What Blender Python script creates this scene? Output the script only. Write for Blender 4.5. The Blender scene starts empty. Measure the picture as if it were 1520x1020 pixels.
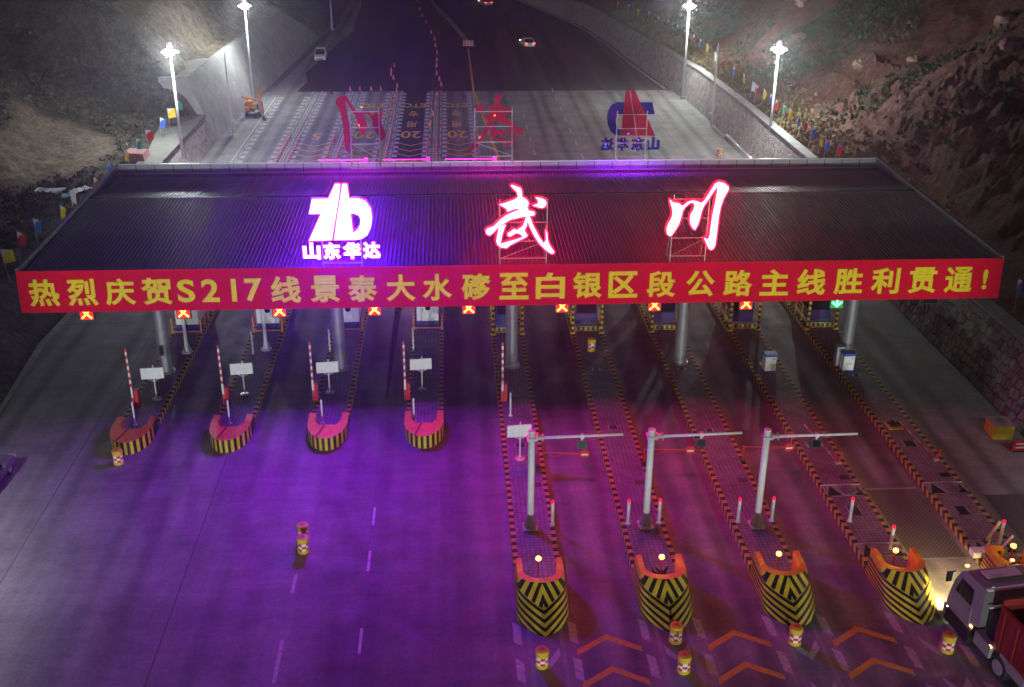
import bpy, math, random
import numpy as np
from mathutils import Matrix, Vector
from mathutils.geometry import tessellate_polygon
random.seed(7); RNG = np.random.default_rng(11)
SC = bpy.context.scene; COL = SC.collection
R = math.radians

# ------------------------------------------------------------------ camera
def cam_axes(p, y, r):
    p, y, r = R(p), R(y), R(r)
    f = Vector((math.sin(y)*math.cos(p), math.cos(y)*math.cos(p), -math.sin(p)))
    rt = Vector((math.cos(y), -math.sin(y), 0)); up = rt.cross(f)
    return rt*math.cos(r)+up*math.sin(r), -rt*math.sin(r)+up*math.cos(r), f
cd = bpy.data.cameras.new('camera'); cam = bpy.data.objects.new('camera', cd); COL.objects.link(cam)
_r, _u, _f = cam_axes(24.503, 3.37, 0.408)
cam.matrix_world = Matrix(((_r.x,_u.x,-_f.x,-3.691),(_r.y,_u.y,-_f.y,-63.035),(_r.z,_u.z,-_f.z,30.596),(0,0,0,1)))
cd.sensor_width = 36; cd.lens = 36*1603.265/1520; cd.clip_end = 3000; SC.camera = cam

# ------------------------------------------------------------------ night sky, moon, exposure
W = bpy.data.worlds.new('World'); SC.world = W; W.use_nodes = True
wn = W.node_tree; bg = wn.nodes['Background']; sky = wn.nodes.new('ShaderNodeTexSky')
sky.sky_type = 'NISHITA'; sky.sun_disc = False; sky.sun_elevation = R(38); sky.sun_rotation = R(200)
wn.links.new(sky.outputs[0], bg.inputs[0]); bg.inputs[1].default_value = 0.0016
sl = bpy.data.lights.new('moon', 'SUN'); sl.energy = 0.03; sl.angle = R(0.5); sl.color = (.85, .9, 1)
moon = bpy.data.objects.new('moon', sl); COL.objects.link(moon); moon.rotation_euler = (R(52), 0, R(-20))
SC.view_settings.view_transform = 'Standard'; SC.view_settings.look = 'None'
SC.view_settings.exposure = 0; SC.view_settings.gamma = 1; SC.view_settings.use_curve_mapping = False
SC.cycles.use_denoising = True
SC.cycles.sample_clamp_indirect = 6
SC.cycles.max_bounces = 6
FLOOD = 6200.0          # watts of one floodlight mast
BLOOM_HAZE = 0.0005
FLOODCOL = (.92, 1, .95)

# ------------------------------------------------------------------ materials
MATS = {}
def mat(name, col, rough=.7, metal=0., var=.2, vs=3., bump=0., bs=30., emit=None, spec=.5, stretch=(1,1,1)):
    if name in MATS: return MATS[name]
    m = bpy.data.materials.new(name); m.use_nodes = True; nt = m.node_tree; b = nt.nodes['Principled BSDF']
    b.inputs['Roughness'].default_value = rough; b.inputs['Metallic'].default_value = metal
    b.inputs['Specular IOR Level'].default_value = spec
    b.inputs['Base Color'].default_value = (*col, 1)
    if emit:
        b.inputs['Emission Color'].default_value = (*emit[0], 1); b.inputs['Emission Strength'].default_value = emit[1]
    if var > 0 or bump > 0:
        g = nt.nodes.new('ShaderNodeNewGeometry'); mp = nt.nodes.new('ShaderNodeMapping'); mp.inputs['Scale'].default_value = stretch
        nt.links.new(g.outputs['Position'], mp.inputs['Vector'])
    if var > 0:
        n = nt.nodes.new('ShaderNodeTexNoise'); n.inputs['Scale'].default_value = vs; n.inputs['Detail'].default_value = 6; n.inputs['Roughness'].default_value = .65
        nt.links.new(mp.outputs[0], n.inputs['Vector'])
        mr = nt.nodes.new('ShaderNodeMapRange'); mr.inputs[1].default_value = .3; mr.inputs[2].default_value = .7
        mr.inputs[3].default_value = 1-var; mr.inputs[4].default_value = 1+var
        nt.links.new(n.outputs['Fac'], mr.inputs[0])
        mx = nt.nodes.new('ShaderNodeVectorMath'); mx.operation = 'SCALE'; mx.inputs[0].default_value = col
        nt.links.new(mr.outputs[0], mx.inputs['Scale']); nt.links.new(mx.outputs[0], b.inputs['Base Color'])
    if bump > 0:
        n2 = nt.nodes.new('ShaderNodeTexNoise'); n2.inputs['Scale'].default_value = bs; n2.inputs['Detail'].default_value = 4
        nt.links.new(mp.outputs[0], n2.inputs['Vector'])
        bp = nt.nodes.new('ShaderNodeBump'); bp.inputs['Strength'].default_value = bump; bp.inputs['Distance'].default_value = .05
        nt.links.new(n2.outputs['Fac'], bp.inputs['Height']); nt.links.new(bp.outputs[0], b.inputs['Normal'])
    MATS[name] = m; return m

class NT:
    """tiny helper for building maths in a node tree"""
    def __init__(s, name):
        s.m = bpy.data.materials.new(name); s.m.use_nodes = True; s.t = s.m.node_tree; s.b = s.t.nodes['Principled BSDF']; MATS[name] = s.m
    def n(s, typ, **kw):
        x = s.t.nodes.new(typ)
        for k, v in kw.items(): setattr(x, k, v)
        return x
    def put(s, sock, v):
        if hasattr(v, 'is_output') or isinstance(v, bpy.types.NodeSocket): s.t.links.new(v, sock)
        else: sock.default_value = v
    def math(s, op, a, b=None, c=None):
        x = s.n('ShaderNodeMath', operation=op); s.put(x.inputs[0], a)
        if b is not None: s.put(x.inputs[1], b)
        if c is not None: s.put(x.inputs[2], c)
        return x.outputs[0]
    def noise(s, vec, scale, detail=5, rough=.6):
        x = s.n('ShaderNodeTexNoise'); x.inputs['Scale'].default_value = scale; x.inputs['Detail'].default_value = detail; x.inputs['Roughness'].default_value = rough
        s.t.links.new(vec, x.inputs['Vector']); return x.outputs['Fac']
    def rng(s, v, a, b, c, d):
        x = s.n('ShaderNodeMapRange'); s.put(x.inputs[0], v)
        for i, q in enumerate((a, b, c, d)): x.inputs[i+1].default_value = q
        return x.outputs[0]
    def mix(s, f, a, b):
        x = s.n('ShaderNodeMix', data_type='RGBA'); s.put(x.inputs[0], f)
        for i, q in ((6, a), (7, b)):
            if isinstance(q, tuple): x.inputs[i].default_value = (*q, 1)
            else: s.put(x.inputs[i], q)
        return x.outputs[2]
    def pos(s, stretch=(1,1,1)):
        g = s.n('ShaderNodeNewGeometry'); mp = s.n('ShaderNodeMapping'); mp.inputs['Scale'].default_value = stretch
        s.t.links.new(g.outputs['Position'], mp.inputs['Vector']); return mp.outputs[0]
    def xyz(s, v):
        x = s.n('ShaderNodeSeparateXYZ'); s.t.links.new(v, x.inputs[0]); return x.outputs
    def scale(s, col, f):
        x = s.n('ShaderNodeVectorMath', operation='SCALE'); s.put(x.inputs[0], col); s.put(x.inputs['Scale'], f); return x.outputs[0]
    def bump(s, h, st, dist=.05):
        x = s.n('ShaderNodeBump'); x.inputs['Strength'].default_value = st; x.inputs['Distance'].default_value = dist
        s.t.links.new(h, x.inputs['Height']); s.t.links.new(x.outputs[0], s.b.inputs['Normal'])
    def base(s, c): s.put(s.b.inputs['Base Color'], c)
    def rough(s, v): s.put(s.b.inputs['Roughness'], v)

# plaza concrete: tyre-darkened wheel tracks in every lane, broom streaks and blotches
k = NT('plaza_concrete'); P = k.pos(); X, Y, Z = k.xyz(P)
ph = k.math('SUBTRACT', k.math('FRACT', k.math('DIVIDE', k.math('ADD', X, 27.5+55), 5.5)), .5)          # 0 at lane centre
off = k.math('ABSOLUTE', k.math('MULTIPLY', ph, 5.5))
wob = k.math('MULTIPLY', k.math('SUBTRACT', k.noise(k.pos((.3,.06,1)), 1.0), .5), 1.2)
tr = k.math('ABSOLUTE', k.math('SUBTRACT', k.math('ADD', off, wob), .85))
track = k.rng(tr, .1, .6, .6, 1.)
inl = k.math('MAXIMUM', k.rng(Y, -17., -8., .3, 1.), k.rng(X, -3., 0., 0., 1.))
track = k.math('SUBTRACT', 1., k.math('MULTIPLY', k.math('SUBTRACT', 1., track), inl))
blot = k.rng(k.noise(P, .3, 8, .72), .32, .68, .62, 1.2); fine = k.rng(k.noise(P, 7, 4, .7), .3, .7, .78, 1.16)
streak = k.rng(k.noise(k.pos((.15, 2.2, 1)), 1.0, 5, .7), .3, .7, .88, 1.08); long = k.rng(k.noise(k.pos((1.1, .05, 1)), 1.0, 4), .35, .7, 1.06, .78)
wear = k.rng(k.math('ABSOLUTE', k.math('ADD', k.math('ADD', X, 6.1), k.math('MULTIPLY', wob, 1.5))), 2.6, 5.2, .55, 1.)
blot = k.math('MULTIPLY', blot, wear)
f = k.math('MULTIPLY', k.math('MULTIPLY', track, blot), k.math('MULTIPLY', k.math('MULTIPLY', fine, streak), long))
k.base(k.scale((.27,.265,.26), f)); k.rough(k.rng(k.noise(P, .8), .3, .7, .62, .85)); k.bump(k.noise(P, 40, 3), .15, .02)
# asphalt with paver-pass lanes
k = NT('road_asphalt'); P = k.pos()
dust = k.rng(k.xyz(P)[0], -2., 12., 1., 2.6)
f = k.math('MULTIPLY', k.math('MULTIPLY', dust, k.rng(k.noise(k.pos((.35,.012,1)), 1.0, 3), .35, .65, .55, 1.35)), k.rng(k.noise(P, 6, 4), .3, .7, .8, 1.2))
k.base(k.scale((.032,.031,.033), f)); k.rough(.85); k.b.inputs['Specular IOR Level'].default_value = .25; k.bump(k.noise(P, 60, 2), .2, .02)
# island block paving
k = NT('block_paving'); P = k.pos(); br = k.n('ShaderNodeTexBrick'); k.t.links.new(P, br.inputs['Vector'])
br.inputs['Scale'].default_value = 1; br.inputs['Brick Width'].default_value = .22; br.inputs['Row Height'].default_value = .22; br.inputs['Mortar Size'].default_value = .014
br.offset = .0; br.inputs['Color1'].default_value = (.2,.19,.19,1); br.inputs['Color2'].default_value = (.27,.26,.25,1); br.inputs['Mortar'].default_value = (.09,.085,.085,1)
k.base(k.scale(br.outputs['Color'], k.rng(k.noise(P, .9, 5), .3, .7, .72, 1.15))); k.rough(.85); k.bump(br.outputs['Fac'], -.5, .02)
# hillsides: 'bare' attribute mixes bare cut earth with vegetated soil
def hill(name, soil1, soil2, bare1, bare2):
    k = NT(name); P = k.pos(); at = k.n('ShaderNodeAttribute', attribute_name='bare')
    a = k.mix(k.rng(k.noise(P, .35, 8, .7), .35, .65, 0, 1), soil1, soil2)
    b = k.mix(k.rng(k.noise(k.pos((1,1,.4)), .8, 8, .7), .3, .7, 0, 1), bare1, bare2)
    c = k.mix(at.outputs['Fac'], a, b)
    k.base(k.scale(c, k.math('MULTIPLY', k.rng(k.noise(P, 3, 8, .75), .32, .68, .5, 1.45), k.rng(k.noise(P, .9, 6, .7), .35, .65, .65, 1.25)))); k.rough(.95); k.b.inputs['Specular IOR Level'].default_value = .15
    k.bump(k.noise(P, 2.2, 11, .8), 1., 1.0)
hill('left_hill_soil', (.1,.095,.085), (.16,.15,.13), (.4,.33,.25), (.24,.19,.145))
hill('right_hill_soil', (.27,.095,.065), (.15,.095,.07), (.4,.2,.15), (.2,.12,.1))
# far rubble masonry (stones too small to pick apart)
k = NT('rubble_masonry'); P = k.pos((1, 1, 1.1)); vo = k.n('ShaderNodeTexVoronoi', feature='DISTANCE_TO_EDGE'); vo.inputs['Scale'].default_value = 1.9
k.t.links.new(P, vo.inputs['Vector']); v2 = k.n('ShaderNodeTexVoronoi'); v2.inputs['Scale'].default_value = 1.9; k.t.links.new(P, v2.inputs['Vector'])
j = k.rng(vo.outputs['Distance'], .02, .07, 0, 1); bw = k.n('ShaderNodeRGBToBW'); k.t.links.new(v2.outputs['Color'], bw.inputs[0])
k.base(k.mix(j, (.3,.29,.28), k.scale((.34,.3,.29), k.rng(bw.outputs[0], 0, 1, .55, 1.3)))); k.rough(.9); k.bump(j, .8, .06)
# bow noses: steel skin with chevrons, the upper ones pointing up, the lower ones down
k = NT('nose_chevrons'); tc = k.n('ShaderNodeTexCoord'); X, Y, Z = k.xyz(tc.outputs['Object']); ax = k.math('ABSOLUTE', X)
up = k.math('GREATER_THAN', k.math('SUBTRACT', Z, k.math('MULTIPLY', ax, .3)), .62)
s1 = k.math('ADD', k.math('MULTIPLY', Z, .72), k.math('MULTIPLY', ax, 1.0)); s2 = k.math('SUBTRACT', Z, k.math('MULTIPLY', ax, .3))
f1 = k.math('LESS_THAN', k.math('FRACT', k.math('DIVIDE', s1, .36)), .52); f2 = k.math('LESS_THAN', k.math('FRACT', k.math('DIVIDE', s2, .2)), .52)
ff = k.math('ADD', k.math('MULTIPLY', f1, up), k.math('MULTIPLY', f2, k.math('SUBTRACT', 1., up)))
w = k.rng(k.noise(k.pos(), 2.5, 6), .3, .7, .75, 1.1)
k.base(k.scale(k.mix(ff, (.014,.014,.016), (.62,.40,.03)), w)); k.rough(k.rng(k.noise(k.pos(), 5, 4), .3, .7, .3, .55))
# roof steel sheet
k = NT('roof_sheet'); P = k.pos((2.5,.25,1)); f = k.rng(k.noise(k.pos((.3,.1,1)), 1., 4, .6), .3, .7, .85, 1.1)
k.base(k.scale((.46,.46,.48), f)); k.b.inputs['Metallic'].default_value = .1; k.rough(.4)
# weighbridge chequer plate
k = NT('chequer_plate'); P = k.pos((1,1,1)); ck = k.n('ShaderNodeTexChecker'); ck.inputs['Scale'].default_value = 9; k.t.links.new(P, ck.inputs['Vector'])
k.base(k.scale((.2,.19,.18), k.rng(ck.outputs['Fac'], 0, 1, .55, 1.1))); k.b.inputs['Metallic'].default_value = .4; k.rough(.5)

white = mat('white_paint', (.72,.72,.73), .4, var=.08); offw = mat('off_white_metal', (.62,.62,.64), .45, var=.1)
grey = mat('grey_steel', (.33,.34,.36), .4, .6, var=.12, vs=2); galv = mat('galvanised', (.5,.51,.53), .38, .6, var=.12)
dark = mat('dark_metal', (.03,.03,.035), .5, var=.1); black = mat('black_paint', (.016,.016,.018), .45, var=.2)
yel = mat('yellow_paint', (.62,.40,.03), .5, var=.2, vs=5); kyel = mat('kerb_yellow', (.5,.37,.06), .75, var=.35, vs=6); kblk = mat('kerb_black', (.03,.028,.028), .8, var=.3, vs=6)
orange = mat('orange_paint', (.6,.22,.035), .6, var=.18, vs=4); red = mat('red_paint', (.55,.025,.025), .42, var=.12); redm = mat('red_letter_metal', (.42,.008,.05), .6, var=.15, spec=.15)
bluem = mat('blue_letter_metal', (.012,.016,.24), .6, var=.15, spec=.15); navy = mat('navy_panel', (.02,.03,.14), .4, var=.1); blue = mat('blue_paint', (.03,.1,.5), .45, var=.1)
glass = mat('dark_glass', (.012,.013,.018), .08, var=0); conc = mat('pale_concrete', (.29,.285,.28), .85, var=.22, vs=1.2, bump=.3, bs=14)
shot = mat('sprayed_concrete', (.46,.45,.43), .9, var=.2, vs=.6, bump=.5, bs=6); retw = mat('retaining_concrete', (.34,.335,.335), .85, var=.22, vs=.7, bump=.4, bs=9)
earth = mat('dark_earth', (.12,.1,.085), .95, var=.3, vs=1.5, bump=.6, bs=8); paintw = mat('road_white', (.47,.47,.46), .75, var=.4, vs=5); painty = mat('road_yellow', (.66,.4,.05), .7, var=.25, vs=6)
banner_m = mat('banner_cloth', (.6,.006,.028), .8, var=.06, vs=2, bump=.12, bs=1.3, spec=.08); char_m = mat('banner_yellow', (.78,.6,.03), .8, var=.06, spec=.1)
fasc = mat('fascia_panel', (.24,.245,.25), .5, .2, var=.12); rubber = mat('rubber', (.02,.02,.02), .8, var=.15); tar = mat('tar_joint', (.12,.12,.12), .8, var=.2)
trk_red = mat('dump_red', (.2,.014,.014), .5, var=.3, vs=3); sheet_w = mat('torn_sheet', (.6,.66,.68), .6, var=.15); stone_m = [mat('wall_stone_%s' % n, c, .9, var=.3, vs=5, bump=.6, bs=16) for n, c in (('grey', (.22,.215,.21)), ('pink', (.23,.185,.18)), ('dark', (.14,.135,.135)), ('buff', (.25,.22,.195)))]
mortar = mat('mortar', (.1,.098,.095), .95, var=.25, vs=4)
def em(name, col, s, base=(.8,.8,.8)): return mat(name, base, .5, var=0, emit=(col, s))
E_RED = em('sign_red_lit', (1,.008,.09), 135); E_ROAD = em('logo_red_lit', (1,.016,.8), 75); E_BLUE = em('logo_blue_lit', (.12,.006,1), 520); E_TXT = em('logo_text_lit', (.12,.008,1), 310)
E_EDGE = em('sign_red_edge', (1,.003,.006), 6, (.5,.02,.03)); E_BEDGE = em('sign_blue_edge', (.06,.004,1), 36, (.03,.04,.4)); E_DOT = em('blue_indicator', (.05,.08,1), 8); E_RIM = em('sign_red_rim_halo', (1,.008,.02), 1.5, (.4,.02,.03)); E_HALO_RIMB = em('sign_blue_rim_halo', (.02,.03,1), 1.3, (.03,.04,.4)); E_HALO_RIMM = em('sign_magenta_rim_halo', (1,.02,.75), 1.6, (.4,.02,.3)); R_RED = em('rear_red_lit', (1,.015,.85), 55); R_ROAD = em('rear_logo_red_lit', (1,.014,.5), 40); R_BLUE = em('rear_logo_blue_lit', (.2,.01,1), 90)  # rim materials glow to stand in for the halo around the signs
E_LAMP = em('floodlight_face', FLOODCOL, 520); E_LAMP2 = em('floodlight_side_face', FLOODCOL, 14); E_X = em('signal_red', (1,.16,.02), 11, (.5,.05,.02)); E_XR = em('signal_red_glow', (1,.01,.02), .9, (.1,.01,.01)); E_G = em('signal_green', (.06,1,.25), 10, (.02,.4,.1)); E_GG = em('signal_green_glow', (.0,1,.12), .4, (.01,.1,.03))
E_AMB = em('amber_beacon', (1,.38,.012), 9); E_TAIL = em('tail_lamp', (1,.03,.03), 9); E_HEAD = em('head_lamp', (1,.85,.6), 20); E_BOL = em('bollard_red_cap', (1,.01,.06), .8, (.4,.02,.05)); E_MAG = em('lit_boom', (1,.02,.5), 2.2, (.6,.1,.3)); E_MARK = em('marker_lamp', (1,.45,.1), 6); E_GDOT = em('green_marker', (.1,1,.2), 3)

# ------------------------------------------------------------------ mesh helpers
class MB:
    def __init__(s): s.v = []; s.f = []; s.m = []
    def add(s, vs, fs, m=0):
        o = len(s.v); s.v += [tuple(p) for p in vs]
        for i, f in enumerate(fs): s.f.append([o+q for q in f]); s.m.append(m if isinstance(m, int) else m[i])
        return s
    def box(s, c, d, m=0, rz=0., rx=0., ry=0., taper=1.):
        x, y, z = (q/2 for q in d); M = Matrix.Rotation(rz,3,'Z') @ Matrix.Rotation(ry,3,'Y') @ Matrix.Rotation(rx,3,'X')
        vs = [M @ Vector((sx*x*(taper if sz > 0 else 1), sy*y*(taper if sz > 0 else 1), sz*z)) + Vector(c) for sz in (-1,1) for sx, sy in ((-1,-1),(1,-1),(1,1),(-1,1))]
        return s.add(vs, [(3,2,1,0),(4,5,6,7),(0,1,5,4),(1,2,6,5),(2,3,7,6),(3,0,4,7)], m)
    def tube(s, p0, p1, r0, r1=None, n=10, m=0):
        p0, p1 = Vector(p0), Vector(p1); r1 = r0 if r1 is None else r1; d = (p1-p0).normalized()
        a = d.orthogonal().normalized(); b = d.cross(a); vs = []
        for p, r in ((p0, r0), (p1, r1)):
            for i in range(n): t = 2*math.pi*i/n; vs.append(p + a*math.cos(t)*r + b*math.sin(t)*r)
        return s.add(vs, [(i, (i+1) % n, n+(i+1) % n, n+i) for i in range(n)] + [tuple(range(n))[::-1], tuple(range(n, 2*n))], m)
    def lathe(s, prof, n=16, m=0, c=(0,0,0), mf=None):
        vs = [(c[0]+r*math.cos(2*math.pi*i/n), c[1]+r*math.sin(2*math.pi*i/n), c[2]+z) for r, z in prof for i in range(n)]; fs = []; ms = []
        for j in range(len(prof)-1):
            for i in range(n): fs.append((j*n+i, j*n+(i+1) % n, (j+1)*n+(i+1) % n, (j+1)*n+i)); ms.append(mf(i, j) if mf else m)
        fs += [tuple(range(n))[::-1], tuple(range((len(prof)-1)*n, len(prof)*n))]; ms += [ms[0], ms[-1]]
        return s.add(vs, fs, ms)
    def prism(s, pts, z0, z1, m=0, ms=None):
        n = len(pts); vs = [(p[0], p[1], z0) for p in pts] + [(p[0], p[1], z1) for p in pts]
        return s.add(vs, [tuple(range(n))[::-1], tuple(range(n, 2*n))] + [(i, (i+1) % n, n+(i+1) % n, n+i) for i in range(n)], [m, m]+[ms if ms is not None else m]*n)
    def quad(s, a, b, c, d, m=0): return s.add([a,b,c,d], [(0,1,2,3)], m)
    def mesh(s, name, mats):
        me = bpy.data.meshes.new(name); me.from_pydata([tuple(v) for v in s.v], [], s.f)
        for q in (mats if isinstance(mats, (list, tuple)) else [mats]): me.materials.append(q)
        me.polygons.foreach_set('material_index', s.m); me.update(); return me
    def build(s, name, mats, parent=None, loc=(0,0,0), rz=0., smooth=False):
        me = s.mesh(name, mats)
        if smooth: me.polygons.foreach_set('use_smooth', [True]*len(me.polygons))
        return ob(name, me, parent, loc, rz)
def ob(name, me, parent=None, loc=(0,0,0), rz=0.):
    o = bpy.data.objects.new(name, me); COL.objects.link(o); o.location = loc; o.rotation_euler = (0,0,rz)
    if parent: o.parent = parent
    return o
def tag(o, label=None, cat=None, group=None, kind=None):
    for kk, v in (('label', label), ('category', cat), ('group', group), ('kind', kind)):
        if v: o[kk] = v
    return o
def thing(name, label, cat, loc=(0,0,0), rz=0., group=None):
    return tag(ob(name, None, None, loc, rz), label, cat, group)
def copy_tree(o, parent=None):
    c = o.copy(); COL.objects.link(c); c.parent = parent
    for ch in list(o.children): copy_tree(ch, c)
    return c
def again(o, loc, rz=None, label=None, group=None):
    c = copy_tree(o); c.location = loc
    if rz is not None: c.rotation_euler = (0,0,rz)
    if label: c['label'] = label
    if group: c['group'] = group
    return c
def lamp(kind, name, parent, loc, power, col, size=.2, rot=(0,0,0), **kw):
    l = bpy.data.lights.new(name, kind); l.energy = power; l.color = col; l.shadow_soft_size = size
    for a, b in kw.items(): setattr(l, a, b)
    o = bpy.data.objects.new(name, l); COL.objects.link(o); o.location = loc; o.rotation_euler = rot; o.parent = parent; return o
def lerp(a, b, t): return a+(b-a)*t
def text_mesh(s, bold=.02, depth=.03):
    cu = bpy.data.curves.new('lettering', 'FONT'); cu.body = s; cu.size = 1; cu.extrude = depth; cu.bevel_depth = bold; cu.bevel_resolution = 0; cu.resolution_u = 4
    o = bpy.data.objects.new('lettering', cu); COL.objects.link(o); dg = bpy.context.evaluated_depsgraph_get()
    me = bpy.data.meshes.new_from_object(o.evaluated_get(dg)); bpy.data.objects.remove(o); bpy.data.curves.remove(cu)
    co = np.empty(len(me.vertices)*3); me.vertices.foreach_get('co', co); co = co.reshape(-1, 3)
    return me, co
def fit_text(s, w, h, mats, bold=.02, depth=.03, axes='xz', d=.05, flip=1):
    """lettering fitted to w x h, centred; axes 'xz' stands facing -Y, 'xy' lies on the ground; mats = (front, side)"""
    me, co = text_mesh(s, bold, depth); lo, hi = co.min(0), co.max(0)
    u = (co[:,0]-(lo[0]+hi[0])/2)*(w/(hi[0]-lo[0]) if w else h/(hi[1]-lo[1])); v = (co[:,1]-(lo[1]+hi[1])/2)*h/(hi[1]-lo[1]); z = (co[:,2]-hi[2])/(hi[2]-lo[2])*d
    nc = np.stack([u*flip, -z, v], 1) if axes == 'xz' else np.stack([u*flip, v*flip, z], 1)
    me.update(); fr = [p.normal.z > .3 for p in me.polygons]
    me.vertices.foreach_set('co', nc.ravel()); me.materials.clear()
    for m in mats: me.materials.append(m)
    if len(mats) > 1: me.polygons.foreach_set('material_index', [0 if q else 1 for q in fr])
    me.update(); return me
def plate(polys, d, mats):
    """outline(s) in x,z extruded from y=0 back to y=d; mats = (front, sides and back)"""
    b = MB()
    for pts in polys:
        n = len(pts); tri = tessellate_polygon([[Vector((p[0], p[1], 0)) for p in pts]])
        vs = [(p[0], 0, p[1]) for p in pts] + [(p[0], d, p[1]) for p in pts]
        fs = [tuple(t) for t in tri]; fr = []
        for t in fs:
            a, c, e = (Vector(vs[q]) for q in t); fr.append(t if (c-a).cross(e-a).y < 0 else t[::-1])
        b.add(vs, fr + [tuple(n+q for q in t[::-1]) for t in fr] + [(i, (i+1) % n, n+(i+1) % n, n+i) for i in range(n)], [0]*len(fr)+[1]*(len(fr)+n))
    me = b.mesh('panel', mats); return me
def vnoise(x, y, s, seed=0, octv=4):
    out = np.zeros_like(x, float); amp = 1.
    for o in range(octv):
        xs, ys = x/s, y/s; xi, yi = np.floor(xs).astype(int), np.floor(ys).astype(int); fx, fy = xs-xi, ys-yi; fx = fx*fx*(3-2*fx); fy = fy*fy*(3-2*fy)
        def h(a, b):
            n = (a*374761393 + b*668265263 + (seed+o)*1442695041) & 0x7fffffff; n = ((n ^ (n >> 13))*1274126177) & 0x7fffffff; return (n ^ (n >> 16)) % 10007/10007.
        out += amp*((h(xi,yi)*(1-fx)+h(xi+1,yi)*fx)*(1-fy)+(h(xi,yi+1)*(1-fx)+h(xi+1,yi+1)*fx)*fy-.5); amp *= .5; s *= .5
    return out

# ------------------------------------------------------------------ setting
def XR(y): return np.interp(y, [-80,60,83,90,102,132,148,168,177,197,230,280,340], [29.3,29.0,28.3,27.4,26.3,24.1,22.4,17.9,15.7,11,2,-14,-40])
def XL(y): return np.interp(y, [-80,-10,5,11,50,64,91,120,159,185,230,280,340], [-29.4,-30.2,-31.5,-31.2,-30.9,-30.5,-29.4,-27.7,-25.7,-25.4,-31,-42,-66])
WTOP = lambda y: np.interp(y, [-80,110,150,200,300], [4.,4.,3.6,2.6,2.])
def struct(name, b, m, **kw): o = b.build(name, m, **kw); o['kind'] = 'structure'; return o
g = MB(); g.quad((-700,-400,-.4),(700,-400,-.4),(700,900,-.4),(-700,900,-.4)); struct('ground', g, earth)
def strip(ys, xa, xb, z):
    b = MB()
    for a, c in zip(ys[:-1], ys[1:]): b.quad((xa(a),a,z),(xb(a),a,z),(xb(c),c,z),(xa(c),c,z))
    return b
ys = [-80,-60,-40,-30,-20,-10,-5,0,5,11,20,30,40,50,57,64,70,77,83,89.3]
plaza = struct('plaza', strip(ys, lambda y: XL(y)-.25, lambda y: XR(y)+.3, 0.), MATS['plaza_concrete'])
yr = list(np.arange(89.3, 335, 7))
AL = lambda y: float(np.interp(y, [89,96,101,101.2,108,124,146,160,185], [-24.9,-24.3,-23.6,-25.6,-24.8,-23.6,-21.5,-22,-22.5])) if y < 185 else float(XL(y)+2.8)
road = struct('road', strip(yr, AL, lambda y: float(XR(y))+.2, .0), MATS['road_asphalt'])
sh = struct('road_shoulder', strip(yr, lambda y: float(XL(y))-.2, lambda y: AL(y)+.0, -.004), MATS['plaza_concrete'])
patch = struct('asphalt_patch', MB().quad((23.9,-80,.004),(29.1,-80,.004),(29.1,-16.2,.004),(23.9,-16.2,.004)), MATS['road_asphalt'])
struct('asphalt_lane', MB().quad((-10.,44,.002),(-6.95,44,.002),(-6.95,89.3,.002),(-10.,89.3,.002)), MATS['road_asphalt'])
# left gutter beside the far road
gt = struct('drainage_channel', strip([89.3,95,102,110,120,130,140,150,160], lambda y: float(XL(y))+.15, lambda y: float(XL(y))+1.1, .01), tar)
kb = MB()
for a, c in zip(yr[:-1], yr[1:]):
    xa, xc = float(XR(a)), float(XR(c)); kb.add([(xa-.9,a,0),(xa-.55,a,0),(xc-.55,c,0),(xc-.9,c,0),(xa-.9,a,.16),(xa-.55,a,.16),(xc-.55,c,.16),(xc-.9,c,.16)], [(4,5,6,7),(0,4,7,3),(1,2,6,5)])
struct('road_kerb', kb, conc)

def sheet(rects, z, m, name, parent=plaza, poly=None):
    b = MB()
    for x0, x1, y0, y1 in rects: b.quad((x0,y0,z),(x1,y0,z),(x1,y1,z),(x0,y1,z))
    for p in poly or []: b.add([(q[0],q[1],z) for q in p], [tuple(range(len(p)))])
    return b.build(name, m, parent)
# joints, lane lines and wear
for x in (-16.33,-24.6,-7.86): sheet([(x-.035,x+.035,-80,47)], .004, tar, 'joint')
for y in (-38.,-31.,-15.,-45.,3.,24.): sheet([(-30,29,y-.012,y+.012)], .004, tar, 'joint')
sheet([(15.2,15.28,30,89),(22.2,22.28,40,89)], .004, tar, 'joint')
for y0 in (-44.,-33.5,-28.6,-22.8): sheet([(-11.28,-11.12,y0,y0+(1.4 if y0 > -25 else 2.6))], .004, paintw, 'lane_marking')
for y0 in (-27.,-21.3,-17.5): sheet([(-7.95,-7.82,y0,y0+1.6)], .0045, paintw, 'lane_marking')
LANES = [-24.75+5.5*i for i in range(10)]; ISL = [-22+5.5*i for i in range(9)]
for i, lx in enumerate(LANES[:5]):
    for s in (-1.65, 1.65):
        sheet([(lx+s-.26, lx+s+.26, y, y+.95) for y in np.arange(44, 88 if i else 86, 1.95)], .004, paintw, 'lane_marking')
for i, ix in enumerate([-27.3]+ISL[:4]+[-.9]):
    if i in (0, 5):
        sheet([(ix-.09,ix+.09,44,86)], .004, paintw, 'lane_marking'); sheet([(ix+.38,ix+.5,y,y+2.2) for y in np.arange(44,86,3.6)], .004, paintw, 'lane_marking')
    else:
        sheet([(ix-.2,ix-.08,44,88),(ix+.08,ix+.2,44,88)], .004, paintw, 'lane_marking')
        sheet([(ix+s*.62-.07,ix+s*.62+.07,y,y+2.4) for s in (-1,1) for y in np.arange(44,88,3.6)], .004, paintw, 'lane_marking')
for i, ix in enumerate(ISL[1:4]): sheet([(ix-.6,ix+.6,y,y+.35) for y in np.arange(46,58,1.1)], .0065, paintw, 'lane_marking')
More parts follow.
